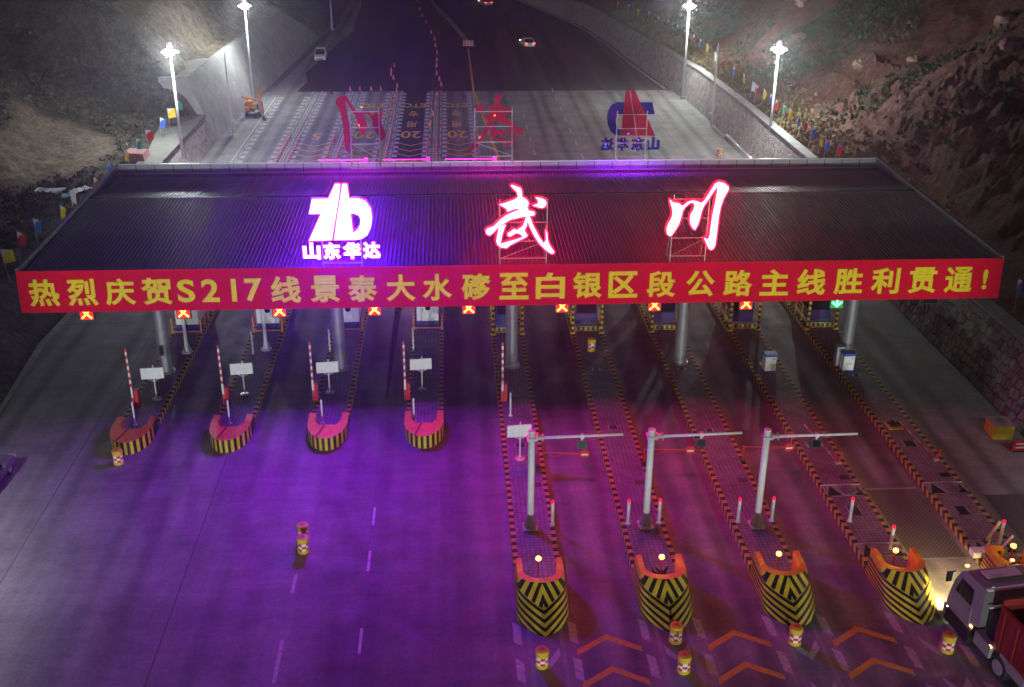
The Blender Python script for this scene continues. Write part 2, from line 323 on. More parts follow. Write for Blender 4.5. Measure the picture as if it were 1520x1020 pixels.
sheet([(10.7,10.86,y,y+2.3) for y in np.arange(46,90,6.1)], .004, paintw, 'lane_marking'); sheet([(5.55,5.7,y,y+2.3) for y in np.arange(48,78,6.1)], .004, paintw, 'lane_marking')
for lx in LANES[1:5]:
    for y in (52.7,55,57.3,59.8): sheet([], .0045, painty, 'chevron_marking', poly=[[(lx-1.4,y),(lx,y-1.25),(lx+1.4,y),(lx+1.4,y+.3),(lx,y-.95),(lx-1.4,y+.3)]])
# yellow road lettering for traffic coming towards the canopy (read from the far side)
for i, lx in enumerate(LANES[1:5]):
    for s, y, w, h in ([('5', 63.4, 1.1, 3.)] if i == 0 else [('20', 64., 2.4, 3.4), ('用', 69.4, 1.2, 3.), ('专', 75.3, 1.3, 3.), ('ETC', 80.1, 2.8, 2.4)]):
        o = ob('road_lettering', fit_text(s, w, h, [painty], .012, .004, 'xy', .004, -1), plaza, (lx-.1, y, .0085))
# yellow centre line and the far median
yl = MB(); ypts = [(1.75,44),(1.6,51.5),(.6,70),(-.36,89.4),(-.43,125)]
for (xa,a),(xc,c) in zip(ypts[:-1], ypts[1:]): yl.quad((xa-.14,a,.009),(xa+.14,a,.009),(xc+.14,c,.009),(xc-.14,c,.009))
tag(yl.build('lane_marking', painty, road), 'long yellow centre line')
med = thing('median_barrier', 'low concrete median barrier curving away along the far dark road', 'barrier', (-.3,129,0))
mp_ = [(0,0),(-1.3,12),(-3.2,28),(-5,40),(-6.6,52),(-7.2,64),(-9.5,82),(-14,105)]
for (xa,a),(xc,c) in zip(mp_[:-1], mp_[1:]):
    bb = MB(); bb.add([(xa-.25,a,0),(xa+.25,a,0),(xc+.25,c,0),(xc-.25,c,0),(xa-.12,a,.8),(xa+.12,a,.8),(xc+.12,c,.8),(xc-.12,c,.8)], [(4,5,6,7),(0,4,7,3),(1,2,6,5),(0,1,5,4),(2,3,7,6)]); bb.build('barrier_block', conc, med)
# front chevrons and give-way dashes before the long islands
for lx in (2.6, 8.15, 13.55):
    for y in (-26.3,-28.3,-31.,-33.2): sheet([], .0045, painty, 'chevron_marking', poly=[[(lx-1.35,y-1.25),(lx+.0,y-.32),(lx+1.4,y-1.15),(lx+1.4,y-.82),(lx,y+.05),(lx-1.35,y-.9)]])
for ix in ISL[4:8]:
    for s in (-1.2, 1.2):
        for y in (-26.6,-28.9,-31.2,-33.5): sheet([], .004, paintw, 'lane_marking', poly=[[(ix+s-.17,y),(ix+s+.17,y-.25),(ix+s+.17,y+1.05),(ix+s-.17,y+1.3)]])
    for s in (-.68, .68): sheet([(ix+s-.1,ix+s+.1,-50,-25.6)], .004, conc, 'rumble_strip')
    for y in (-27.6,-30.1): sheet([], .0045, paintw, 'lane_marking', poly=[[(ix-.52,y),(ix,y-.75),(ix+.52,y),(ix+.52,y+.55),(ix,y-.25),(ix-.52,y+.55)]])
sheet([(17.95,20.6,-21.5,-15.45)], .0045, MATS['chequer_plate'], 'weighbridge_plate'); sheet([(17.9,20.65,-15.43,-15.3),(17.9,20.65,-21.65,-21.52)], .006, galv, 'plate_edge')
wet = mat('wet_streak', (.06,.06,.065), .06, var=.3, vs=3); sheet([], .0045, wet, 'wet_streak', poly=[[(-7.95,-4),(-7.8,-4),(-7.7,1),(-7.6,6),(-7.45,14),(-7.95,14),(-8.0,6),(-7.98,0)]])
mh = MB().lathe([(.0,0),(.42,0),(.42,.012),(0,.012)], 20); tag(mh.build('manhole_cover', dark, plaza, (-27.3,8.4,.002)), 'round dark patch'); sheet([], .0045, tar, 'spill_trail', poly=[[(-31.2,8.3),(-29,8.6),(-27.3,8.35),(-27.3,8.5),(-29,8.75),(-31.2,8.5)]])

# kerb along the left edge
b = MB(); yk = [-80,-40,-20,-10,-5,0,5,11,20,30]
for a, c in zip(yk[:-1], yk[1:]):
    xa, xc = float(XL(a)), float(XL(c)); b.add([(xa-.2,a,0),(xa+.12,a,0),(xc+.12,c,0),(xc-.2,c,0),(xa-.2,a,.15),(xa+.1,a,.15),(xc+.1,c,.15),(xc-.2,c,.15)], [(4,5,6,7),(1,2,6,5)])
struct('plaza_kerb', b, conc)
# hillsides
def grid_obj(name, U, V, F, m, bare=None):
    u, v = np.meshgrid(U, V, indexing='ij'); x, y, z = F(u, v); n, q = u.shape
    co = np.stack([x, y, z], -1).reshape(-1, 3); i = np.arange(n*q).reshape(n, q)
    fa = np.stack([i[:-1,:-1], i[1:,:-1], i[1:,1:], i[:-1,1:]], -1).reshape(-1, 4)
    me = bpy.data.meshes.new(name); me.from_pydata(co.tolist(), [], fa.tolist()); me.materials.append(m)
    if bare is not None:
        a = me.attributes.new('bare', 'FLOAT', 'POINT'); a.data.foreach_set('value', bare(u, v, x, y).ravel().astype(np.float32))
    me.polygons.foreach_set('use_smooth', [name != 'right_hillside']*len(fa)); me.update(); o = ob(name, me); o['kind'] = 'structure'; return o
sst = lambda a, b, t: np.clip((t-a)/(b-a), 0, 1)**2*(3-2*np.clip((t-a)/(b-a), 0, 1))
def left_prof(y, d):
    A = np.interp(d, [0,.4,2.8,4,10,13,40,120], [0.,.1,2.7,3.,3.3,4.6,24,58])
    B = np.interp(d, [0,3.0,3.6,5.2,9,40,120], [0,6.95,7.,7.4,12.8,31,60])
    C = np.interp(d, [0,1,40,120], [0,.5,22,55])
    wb = sst(60.5, 63.5, y); wc = sst(122, 140, y)
    return (A*(1-wb)+B*wb)*(1-wc)+C*wc
def LF(d, y):
    x = XL(y)-.3-d; z = left_prof(y, d); far = sst(4, 14, d)
    z = z + far*(vnoise(x, y, 14., 3, 5)*3.6) + sst(.3, 3, d)*(vnoise(x, y, 1.6, 5, 3)*.28)
    bowl = np.exp(-(((x+46)/8.)**2+((y-44)/13.)**2)); z = z - 1.5*bowl*far + sst(5, 11, d)*np.abs(vnoise(x, y*1.5, 2.0, 75, 4))*.5
    return x, y+0*d, z-.05
def Lbare(d, y, x, yy):
    b1 = sst(.75, 1.05, 1.55-np.hypot((x+42.5)/7.5, (y-43)/17.)+vnoise(x, y, 5., 9, 3)*.35); b2 = sst(62, 66, y)*(1-sst(13, 19, d+vnoise(x, y, 6., 4, 3)*4))*(1-sst(118, 130, y))
    b3 = sst(.2, .5, vnoise(x, y, 5., 21, 5))*.4*(1-sst(20, 50, d)); return np.clip(np.maximum(np.maximum(b1, b2), b3*.8+.15*(d < 4)), 0, 1)
dU = np.concatenate([np.arange(0, 26, .4), np.arange(26, 40, .9), np.arange(40, 125, 5.)])
hl = grid_obj('left_hillside', dU, np.concatenate([np.arange(-80, -10, 4.), np.arange(-10, 135, .6), np.arange(135, 340, 4.)]), LF, MATS['left_hill_soil'], Lbare)
def right_prof(y, e):
    A = np.interp(e, [0,1.6,3,9,12,40,120], [0,.35,1.0,5.6,6.6,27,60]); B = np.interp(e, [0,1.6,3,12,40,120], [0,.3,.8,6.5,26,58])
    w = sst(20, 60, y); return A*(1-w)+B*w
def RF(e, y):
    x = XR(y)+2.05+e; far = sst(2, 8, e); z = WTOP(y)+.05+right_prof(y, e)+far*vnoise(x, y, 16., 8, 5)*3.6
    rk = far*(1-sst(10, 19, e))*(1-sst(45, 75, y)); n = np.abs(vnoise(x*1.6+y*.5, y*.45, 3.2, 12, 4)); z = z + rk*(n*2.4-.5) + rk*np.abs(vnoise(x*1.2+y*.9, y*.5-x*.3, 1.3, 71, 4))*1.4 + far*np.abs(vnoise(x, y, 2.4, 73, 4))*.7 + sst(.2, 2, e)*vnoise(x, y, 1.5, 15, 3)*.3
    return x, y+0*e, z
def Rbare(e, y, x, yy):
    return np.clip(sst(.3, .9, (1-sst(9, 20, e+vnoise(x, y, 8., 31, 3)*8))*(1-sst(40, 80, y))+vnoise(x, y, 7., 33, 4)*.9), 0, 1)
hr = grid_obj('right_hillside', dU, np.concatenate([np.arange(-80, -10, 4.), np.arange(-10, 130, .55), np.arange(130, 340, 4.)]), RF, MATS['right_hill_soil'], Rbare)

# scrub: dry grass and low bushes too many to count
def scrub(name, F, dens, m, n, dr, yrng, size, seed):
    rg = np.random.default_rng(seed); d = rg.uniform(*dr, n)**1.0; y = rg.uniform(*yrng, n); x, y, z = F(d, y); keep = rg.uniform(0, 1, n) < dens(d, y, x)
    x, y, z = x[keep], y[keep], z[keep]; n = len(x); s = rg.uniform(size[0], size[1], n); L = 4
    ang = rg.uniform(0, 2*np.pi, (n, L)); lean = rg.uniform(.15, 1.0, (n, L)); hh = s[:,None]*rg.uniform(.5, 1.1, (n, L)); off = rg.normal(0, .28, (n, L, 2))*s[:,None,None]
    bx, by, bz = x[:,None]+off[...,0], y[:,None]+off[...,1], np.repeat(z[:,None], L, 1)+hh*.05
    wd = hh*rg.uniform(.2, .42, (n, L)); px, py = -np.sin(ang)*wd, np.cos(ang)*wd; tx, ty = np.cos(ang)*hh*lean, np.sin(ang)*hh*lean
    v = np.stack([np.stack([bx-px, by-py, bz], -1), np.stack([bx+px, by+py, bz], -1), np.stack([bx+tx+px*.5, by+ty+py*.5, bz+hh*.75], -1), np.stack([bx+tx*.6-px*.7, by+ty*.6-py*.7, bz+hh], -1)], 2).reshape(-1, 3)
    me = bpy.data.meshes.new(name); nf = n*L; me.vertices.add(nf*4); me.vertices.foreach_set('co', v.ravel()); me.loops.add(nf*4); me.loops.foreach_set('vertex_index', np.arange(nf*4)); me.polygons.add(nf); me.polygons.foreach_set('loop_start', np.arange(0, nf*4, 4)); me.polygons.foreach_set('loop_total', np.full(nf, 4))
    me.materials.append(m); me.update(); me.validate(); o = ob(name, me); return o
gl = mat('dry_scrub', (.13,.125,.095), .9, var=.6, vs=1.1, spec=.1); gr = mat('green_scrub', (.085,.105,.06), .9, var=.5, vs=.8, spec=.1); gy = mat('straw_grass', (.2,.165,.09), .9, var=.4, vs=2, spec=.1)
def ld(d, y, x): return np.clip((1-Lbare(d, y, x, y)*1.5)*(.55+.8*sst(-.15, .35, vnoise(x, y, 4., 41, 4)))*sst(3, 9, d), 0, 1)
tag(scrub('dry_scrub', LF, ld, gl, 120000, (3,46), (0,135), (.12,.32), 5), 'dark dry scrub covering the left hillside', 'scrub', kind='stuff')
def rd(e, y, x): return np.clip(sst(-.02, .35, vnoise(x, y, 9., 51, 6)+.14*sst(20, 40, e))*(1-Rbare(e, y, x, y)*.75)*sst(2.5, 7, e)*1.2, 0, 1)
tag(scrub('green_scrub', RF, rd, gr, 110000, (2.5,55), (0,165), (.15,.55), 6), 'patches of green scrub on the red hillside', 'scrub', kind='stuff')
def gd(e, y, x): return np.clip((1-sst(3, 5.5, e))*(.5+vnoise(x, y, 3., 61, 3)), 0, 1)
tag(scrub('straw_grass', RF, gd, gy, 9000, (.15,6), (15,140), (.2,.5), 8), 'straw coloured grass behind the stone wall coping', 'grass', kind='stuff')

# ------------------------------------------------------------------ retaining walls
wall = thing('stone_wall', 'long rubble stone retaining wall with concrete coping along the right side', 'wall', (0,0,0))
b = MB(); yw = list(np.arange(-80, 335, 6.))
for a, c in zip(yw[:-1], yw[1:]):
    xa, xc, ha, hc = float(XR(a)), float(XR(c)), float(WTOP(a)), float(WTOP(c)); b.quad((xa,a,-.1),(xc,c,-.1),(xc+1.2,c,hc),(xa+1.2,a,ha), 0 if a < 14 else 1)
b.build('wall_face', [mortar, MATS['rubble_masonry']], wall)
b = MB()
for a, c in zip(yw[:-1], yw[1:]):
    xa, xc, ha, hc = float(XR(a)), float(XR(c)), float(WTOP(a)), float(WTOP(c))
    p = [(xa+1.1,a,ha),(xa+2.15,a,ha),(xc+2.15,c,hc),(xc+1.1,c,hc)]; q = [(u[0],u[1],u[2]+.24) for u in p]; b.add(p+q, [(4,5,6,7),(0,4,7,3),(1,2,6,5)])
b.build('coping', conc, wall)
# hand-laid stones where they are large enough to tell apart (cells between scattered seeds)
rs = np.random.default_rng(4); seeds = []
NS, NT_ = 43, 7
for i in range(NS):
    for j in range(NT_): seeds.append((-11.8+.565*(i+.5*(j % 2))+rs.uniform(-.17,.17), .31+.6*j+rs.uniform(-.17,.17)))
seeds = np.array(seeds)
for i, (sx, sy) in enumerate(seeds):
    poly = [(sx-.6,sy-.6),(sx+.6,sy-.6),(sx+.6,sy+.6),(sx-.6,sy+.6)]
    dd = np.hypot(seeds[:,0]-sx, seeds[:,1]-sy)
    for kx in np.argsort(dd)[1:14]:
        nx, ny = seeds[kx,0]-sx, seeds[kx,1]-sy; cc = (nx*(seeds[kx,0]+sx)+ny*(seeds[kx,1]+sy))/2; out = []
        for (ax, ay), (bx, by) in zip(poly, poly[1:]+poly[:1]):
            da, db = nx*ax+ny*ay-cc, nx*bx+ny*by-cc
            if da <= 0: out.append((ax, ay))
            if da*db < 0: t = da/(da-db); out.append((ax+(bx-ax)*t, ay+(by-ay)*t))
        poly = out
        if len(poly) < 3: break
    poly = [(px, min(max(py, .0), 4.12)) for px, py in poly]
    if len(poly) < 3: continue
    h = rs.uniform(.05, .13); cx = sum(p[0] for p in poly)/len(poly); cy = sum(p[1] for p in poly)/len(poly)
    def wp(px, py, o):   # wall plane: along Y, up the batter
        t = py/4.176; return (float(XR(px))+1.2*t-o*.958, px, 4.*t+o*.287)
    n = len(poly); sc = lambda s: [(cx+(px-cx)*s, cy+(py-cy)*s) for px, py in poly]
    vs = [wp(*p, -.02) for p in sc(.93)]+[wp(*p, h*.7) for p in sc(.88)]+[wp(*p, h) for p in sc(.66)]
    fs = [(r*n+q, r*n+(q+1) % n, (r+1)*n+(q+1) % n, (r+1)*n+q) for r in (0,1) for q in range(n)]+[tuple(range(2*n, 3*n))]
    MB().add(vs, [f[::-1] for f in fs]).build('stone', stone_m[rs.integers(0,4)], wall)
# left side: tall concrete wall with a flared end, its return face and the low stone wall with a berm
lw = thing('retaining_wall', 'tall smooth grey concrete retaining wall sloping back beside the left shoulder', 'wall', (0,0,0))
b = MB(); yl_ = [62,70,80,90,100,110,118,124,130,138]; hh = [7,7,7,7,7,7,7,5.4,3.2,.2]
for i in range(len(yl_)-1):
    a, c, ha, hc = yl_[i], yl_[i+1], hh[i], hh[i+1]; xa, xc = float(XL(a)), float(XL(c)); b.quad((xa,a,0),(xa-ha*.42,a,ha),(xc-hc*.42,c,hc),(xc,c,0))
    b.quad((xa-ha*.42,a,ha),(xa-ha*.42-.5,a,ha),(xc-hc*.42-.5,c,hc),(xc-hc*.42,c,hc))
b.build('wall_face', retw, lw)
MB().add([(-30.55,62,0),(-36.0,62,0),(-36.6,62.4,7.1),(-33.5,62,7)], [(0,1,2,3)]).build('end_face', retw, lw)
MB().add([(-33.4,62,7.02),(-36.6,62.4,7.12),(-35.5,75,7.25),(-33.4,75,7.02)], [(0,1,2,3)]).build('ledge', shot, lw)
ms = MB(); rr = np.random.default_rng(3)
for q in range(26):
    a = rr.uniform(66, 96); t = rr.uniform(.2, .62); xx = float(XL(a))-7*t*.42+.012; l = rr.uniform(.4, 1.8); ms.quad((xx,a,7*t),(xx-.13,a+.1,7*t+.32),(xx-.13,a+l,7*t+.36),(xx,a+l,7*t+.02))
ms.build('efflorescence', shot, lw)
ls = thing('low_stone_wall', 'low stone wall with a flat concrete top at the foot of the left hill', 'wall', (0,0,0))
b = MB(); b.add([(-30.7,30,0),(-30.55,61.9,0),(-31.75,61.9,2.6),(-31.9,30,2.6)], [(0,3,2,1)]); b.build('wall_face', MATS['rubble_masonry'], ls)
MB().add([(-31.7,33,2.6),(-31.6,61.9,2.6),(-36.2,61.9,2.75),(-34,46,3.05),(-33.6,33,3.0),(-31.7,33,2.95),(-31.6,61.9,2.95),(-36.2,61.9,3.1),(-34,46,3.2),(-33.6,33,3.12)], [(5,6,7,8,9),(0,5,6,1)]).build('concrete_top', mat('dusty_concrete', (.16,.155,.145), .9, var=.3, vs=1.5, bump=.3, bs=10), ls)
tag(MB().add([(-33.2,41,2.9),(-35.2,41,3.1),(-35.2,43.4,3.1),(-33.2,43.4,2.9),(-33.4,41.2,3.75),(-35.1,41.2,3.9),(-35.1,43.2,3.9),(-33.4,43.2,3.75)], [(4,5,6,7),(0,1,5,4),(1,2,6,5),(2,3,7,6),(3,0,4,7)]).build('stone_block', mat('red_stone', (.25,.12,.13), .9, var=.35, vs=6)), 'low reddish stone block beside the left flags', 'stone block')
rr = np.random.default_rng(9)
for i, (x, y, s, m) in enumerate([(-38.6,30,1.5,sheet_w),(-37.2,29.2,1.1,blue),(-36.4,31.2,1.2,sheet_w)]):
    bb = MB(); n = 6; vs = [(s*(u/n-.5)*1.6, s*(v/n-.5), .06+.16*rr.uniform()) for u in range(n+1) for v in range(n+1)]
    bb.add(vs, [(u*(n+1)+v, (u+1)*(n+1)+v, (u+1)*(n+1)+v+1, u*(n+1)+v+1) for u in range(n) for v in range(n)])
    zz = float(LF(np.array([XL(y)-.3-x]), np.array([float(y)]))[2][0])
    tag(bb.build('discarded_sheet', m if i != 1 else mat('cyan_sheet', (.12,.4,.48), .6, var=.1), None, (x,y,zz+.05), .5*i), ['crumpled white plastic sheet on the dirt left of the canopy', 'small crumpled cyan sheet lying among white scraps', 'pale scrap of sheeting nearest the canopy edge'][i], 'plastic sheet')
# boulders on the right hillside
for i, (e, y, s) in enumerate([(9,72,.95),(10,55,.8),(14,50,.7),(20,44,1.2),(13,84,.8),(17,36,1.1),(24,38,.9)]):
    rg = np.random.default_rng(i+20); me = bpy.data.meshes.new('boulder'); bb = MB(); n, q = 9, 6; vs = []
    for a in range(q+1):
        for c in range(n):
            th = math.pi*a/q; f = 2*math.pi*c/n; r = s*rg.uniform(.72, 1.1); vs.append((r*math.sin(th)*math.cos(f)*1.35, r*math.sin(th)*math.sin(f), r*math.cos(th)*.75))
    bb.add(vs, [(a*n+c, (a+1)*n+c, (a+1)*n+(c+1) % n, a*n+(c+1) % n) for a in range(q) for c in range(n)])
    x_, y_, z_ = RF(np.array([float(e)]), np.array([float(y)])); tag(bb.build('boulder', mat('red_rock', (.3,.18,.14), .9, var=.3, vs=2, bump=.5, bs=7), None, (x_[0], y_[0], z_[0]+s*.15), i*1.3),
      ['large pale boulder in the middle of the right slope', 'boulder just up slope from the flags', 'small boulder among scrub above the flag line', 'big rock outcrop high on the right slope', 'far boulder near the red earth patch', 'angular rock above the rock cut', 'dark boulder at the upper right of the slope'][i], 'boulder', 'boulders on the red hillside')

# ------------------------------------------------------------------ canopy
XA, XB, YF, YB, YRID = -28.27, 28.87, -4.45, 16.35, 8.9
can = thing('toll_canopy', 'long flat canopy with dark ribbed steel roof on round columns', 'canopy', (0,0,0))
b = MB(); zf, zr, zb = 8.56, 9.0, 8.42; x = XA+.12; pr = []
while x < XB-.2:
    pr += [(x,0),(x+.13,0),(x+.15,.085),(x+.21,.085),(x+.23,0)]; x += .24
for y0, z0, y1, z1 in ((YF+.06,zf,YRID,zr),(YRID,zr,YB-.1,zb)):
    n = len(pr); b.add([(px,y0,z0+h) for px, h in pr]+[(px,y1,z1+h) for px, h in pr], [(i,i+1,n+i+1,n+i) for i in range(n-1)])
b.build('roof', MATS['roof_sheet'], can)
MB().box((.3,YRID,zr+.085),(56.9,.3,.03)).build('ridge_cap', black, can)
MB().box((.3,(YF+YB)/2,7.35),(56.9,20.6,.05)).build('ceiling', mat('ceiling_panel', (.55,.55,.56), .5, var=.08, vs=1), can)
b = MB(); b.box((.3,YF+.06,7.7),(57.1,.08,2.2)); b.box((.3,YB+.02,7.9),(57.1,.08,2.2)); b.box((XA-.02,5.95,7.85),(.08,20.7,2.2)); b.box((XB+.02,5.95,7.85),(.08,20.7,2.2)); b.build('fascia', fasc, can)
def ptop(y): return 8.95+.47*(y-YF)/(YB-YF)
pw = (XB-XA)/42
pm = [MB().box((0,0,0),(pw-.07,.05,.62)).mesh('panel', fasc)]
for i in range(42): ob('panel', pm[0], can, (XA+pw*(i+.5), YB-.06, ptop(YB)-.33))
pl = (YB-YF)/12; sm = MB().box((0,0,0),(.05,pl-.08,.5), rx=math.atan2(.47,20.8)).mesh('panel', fasc)
for i in range(12):
    yy = YF+pl*(i+.5)
    for xx in (XA+.06, XB-.06): ob('panel', sm, can, (xx, yy, ptop(yy)-.27))
b = MB(); b.box((.3,YB-.03,ptop(YB)-.0),(57.2,.16,.06)); b.box((.3,YB-.12,ptop(YB)-.68),(57.0,.14,.08))
for xx in (XA+.02, XB-.02): b.box((xx,(YF+YB)/2,(ptop(YF)+ptop(YB))/2),(.16,20.8,.06), rx=math.atan2(.47,20.8))
b.build('parapet_rail', galv, can); b = MB()
for i in range(43): b.box((XA+pw*i, YB-.075, ptop(YB)-.33),(.06,.06,.64))
for i in range(13):
    for xx in (XA+.06, XB-.06): b.box((xx, YF+pl*i, ptop(YF+pl*i)-.27),(.07,.07,.52))
b.build('panel_joint', dark, can)['kind'] = 'stuff'
for i in range(5):
    cx = -22+11*i; prof = []
    for z in np.arange(.2, 7.4, 1.2): prof += [(.4,z),(.4,z+1.16),(.385,z+1.165),(.385,z+1.195)]
    MB().lathe(prof, 24).build('column', grey, can, (cx,0,.05), smooth=False); MB().lathe([(.55,.0),(.55,.06),(.42,.1),(.42,.3)], 20).build('column_base', grey, can, (cx,0,.28))
    MB().lathe(prof, 24).build('column', grey, can, (cx,12.,.05))
MB().tube((-19.3,10.5,9.12),(-9,14.6,8.78),.025,n=6).tube((-17,7.6,9.05),(-12.6,-3.9,8.72),.025,n=6).build('cable', galv, can)
# banner across the front
BT = (8.88, 6.42); bn = thing('banner', 'long red banner with yellow Chinese lettering across the canopy front', 'banner', (0,0,0))
def bpt(x, v, o=0.):  # v 0 top .. 1 bottom; hangs with the lower edge a little forward
    return (x, YF-.08-.2*v-o, BT[0]+(BT[1]-BT[0])*v)
b = MB(); n = 48
for i in range(n+1):
    x = XA-.03+(XB-XA+.06)*i/n
    for j in range(5): o = .016*math.sin(i*1.9+j)*(j/4.) ; b.v.append(bpt(x, j/4., o))
for i in range(n):
    for j in range(4): q = i*5+j; b.f.append([q,q+1,q+6,q+5]); b.m.append(0)
b.build('cloth', banner_m, bn)
chs = '热烈庆贺S217线景泰大水䃎至白银区段公路主线胜利贯通！'
cxs = [-26.9,-24.76,-22.65,-20.61,-18.94,-17.57,-16.24,-15.13,-13.3,-11.07,-8.91,-6.71,-4.61,-2.35,-.16,1.96,4.13,6.22,8.48,10.79,13.03,15.2,17.41,19.64,21.87,24.11,26.32,27.91]
cache = {}
for ch, x in zip(chs, cxs):
    lat = ch in 'S217'
    if ch not in cache: cache[ch] = fit_text('!' if ch == '！' else ch, None if ch in '1！' else (1.0 if lat else 1.72), 1.38 if lat else (1.25 if ch == '！' else 1.62), [char_m], .034 if not lat else .03, .004, 'xz', .012)
    o = ob('character', cache[ch], bn, bpt(x, .52, .034)); o.rotation_euler = (-math.atan2(.2, 2.46), 0, 0)

# ------------------------------------------------------------------ lit roof signs (same three at the back, facing away)
def Zt(pts, ox, oz, sx=.0382/4.857, sz=1/25.07/4.857): return [((px-ox)*sx, -(py-oz)*sz) for px, py in pts]
WU = [[(468,108),(486,103),(543,126),(553,150),(556,188),(590,210),(604,232),(598,262),(560,284),(505,278),(447,297),(440,275),(385,240),(420,233),(497,205),(522,190),(512,155),(490,135)],
 [(545,272),(590,262),(602,285),(640,293),(650,312),(640,326),(600,330),(540,340),(470,355),(420,385),(385,410),(345,450),(320,468),(296,455),(290,425),(305,410),(350,395),(400,345),(440,315),(500,290)],
 [(560,280),(600,290),(612,330),(640,400),(690,490),(715,525),(728,500),(725,440),(728,425),(740,450),(745,500),(760,540),(795,590),(790,605),(770,606),(730,580),(680,530),(640,470),(605,400),(580,340)],
 [(645,192),(690,198),(720,212),(732,235),(725,258),(705,272),(680,272),(630,255),(632,248),(660,240),(668,225),(655,205)],
 [(385,405),(425,383),(440,390),(425,430),(412,470),(402,525),(440,512),(520,490),(560,478),(540,460),(515,452),(470,478),(450,470),(448,450),(480,430),(490,418),(520,425),(560,395),(580,335),(600,330),(592,400),(575,430),(590,455),(600,465),(590,480),(520,515),(470,540),(445,562),(400,555),(375,535),(366,505),(375,455)]]
CHUAN = [[(440,200),(470,222),(510,228),(540,248),(575,218),(610,208),(650,218),(672,228),(690,215),(720,165),(760,95),(785,78),(830,88),(865,115),(868,140),(855,165),(838,200),(822,260),(815,320),(812,400),(810,470),(806,540),(795,568),(775,578),(755,565),(735,530),(715,490),(720,482),(745,495),(752,470),(755,400),(760,320),(772,230),(780,150),(778,118),(750,170),(720,220),(700,250),(685,290),(675,350),(665,390),(645,428),(625,415),(605,385),(597,350),(600,310),(618,280),(625,250),(615,232),(595,232),(560,262),(545,290),(540,330),(525,385),(500,430),(475,468),(460,470),(440,455),(430,420),(440,380),(460,340),(468,310),(462,270),(445,225)]]
L_RED = [[(485,102),(521,103),(505,205),(437,500),(273,504),(372,312),(432,205)], [(535,103),(568,103),(576,205),(590,450),(597,500),(452,500),(490,310),(514,205)]]
L_BLUE = [[(318,207),(430,207),(370,310),(290,310)], [(579,205),(640,205),(690,225),(722,275),(730,340),(718,410),(690,465),(650,492),(600,500),(593,450),(625,430),(648,390),(652,350),(640,325),(615,312),(585,310)]]
def grow(pts, o):      # outline pushed outwards by o
    n = len(pts); A = sum(pts[i][0]*pts[(i+1) % n][1]-pts[(i+1) % n][0]*pts[i][1] for i in range(n)); sg = 1 if A > 0 else -1; out = []
    for i in range(n):
        p, q, r = Vector(pts[i-1]), Vector(pts[i]), Vector(pts[(i+1) % n]); a, c = (q-p).normalized(), (r-q).normalized(); nn = Vector((a.y+c.y, -(a.x+c.x)))*sg
        nn = nn.normalized() if nn.length > 1e-4 else Vector((a.y,-a.x))*sg; out.append(tuple(q+nn*o))
    return out
def lit(name, root, pts, face, rimm, back, y=0., w=.085, sh=-.03):
    o = ob(name, plate([grow(pts, sh)], .16, [face, back]), root, (0,y,0)); ob('rim', plate([grow(pts, w-.02 if rimm not in (redm, bluem) else .01)], .1, [rimm, back]), o, (0,.03+y*.3,0))  # on lit signs the rim plate is widened and glows to imitate their halo
def frame(root, x0, x1, z0, ztop, back):
    b = MB(); r = .035
    for x in (x0, x1):
        b.tube((x,.32,z0),(x,.32,ztop),r,n=6); b.tube((x,1.5,z0+back),(x,.34,lerp(z0,ztop,.62)),r*.8,n=6); b.tube((x,1.5,z0+back),(x,.34,z0+.5),r*.7,n=6)
    for t in (.12,.38,.66,.93): b.tube((x0,.32,lerp(z0,ztop,t)),(x1,.32,lerp(z0,ztop,t)),r*.8,n=6)
    b.tube((x0,.33,lerp(z0,ztop,.12)),(x1,.33,lerp(z0,ztop,.38)),r*.6,n=6); b.tube((x1,1.5,z0+back),(x0,1.5,z0+back),r*.7,n=6); b.build('frame', galv, root)
def spots(root, pts, m):
    for x, z in pts: MB().box((x,.2,z),(.07,.04,.07)).build('indicator_lamp', m, root)
SY = -4.66
def make_sign(kind, on):
    if kind == 'wu':
        t = ob('roof_sign', None, None, (.17, SY, 9.55))
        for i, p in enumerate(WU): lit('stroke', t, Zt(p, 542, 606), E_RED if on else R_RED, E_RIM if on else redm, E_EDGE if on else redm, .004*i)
        frame(t, -1.15, 1.55, -.85, 3.2, .12)
    elif kind == 'chuan':
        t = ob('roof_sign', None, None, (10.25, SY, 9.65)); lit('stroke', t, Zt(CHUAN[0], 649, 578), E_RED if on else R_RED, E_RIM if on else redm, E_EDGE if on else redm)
        frame(t, -1.3, .75, -.95, 3.3, .12)
    else:
        t = ob('roof_sign', None, None, (-9.98, SY, 9.4))
        for p in L_RED: lit('road_emblem', t, Zt(p, 501, 640), E_ROAD if on else R_ROAD, E_HALO_RIMM if on else redm, E_EDGE if on else redm, 0, .07, .0)
        for p in L_BLUE: lit('letter_emblem', t, Zt(p, 501, 640), E_BLUE if on else R_BLUE, E_HALO_RIMB if on else bluem, E_BEDGE if on else bluem, .008, .1, .0)
        for i, ch in enumerate('山东华达'):
            ob('character', fit_text(ch, .98, 1.0, [E_TXT if on else R_BLUE, E_BEDGE if on else bluem], .05, .05, 'xz', .12), t, (-1.68+1.13*i, -.003, .5))
        frame(t, -1.1, 1.1, -.8, 3.0, .12)
    return t
lab = {'logo': ('lit company emblem sign with four small characters glowing white and blue on roof', 'unlit back of red and blue emblem sign with mirrored characters at roof rear'),
       'wu': ('glowing red calligraphic sign of the complex character at middle of roof front', 'unlit back of the mirrored complex red character at roof rear'),
       'chuan': ('glowing red calligraphic three stroke character sign on right part of roof', 'unlit back of the mirrored three stroke red character at roof rear')}
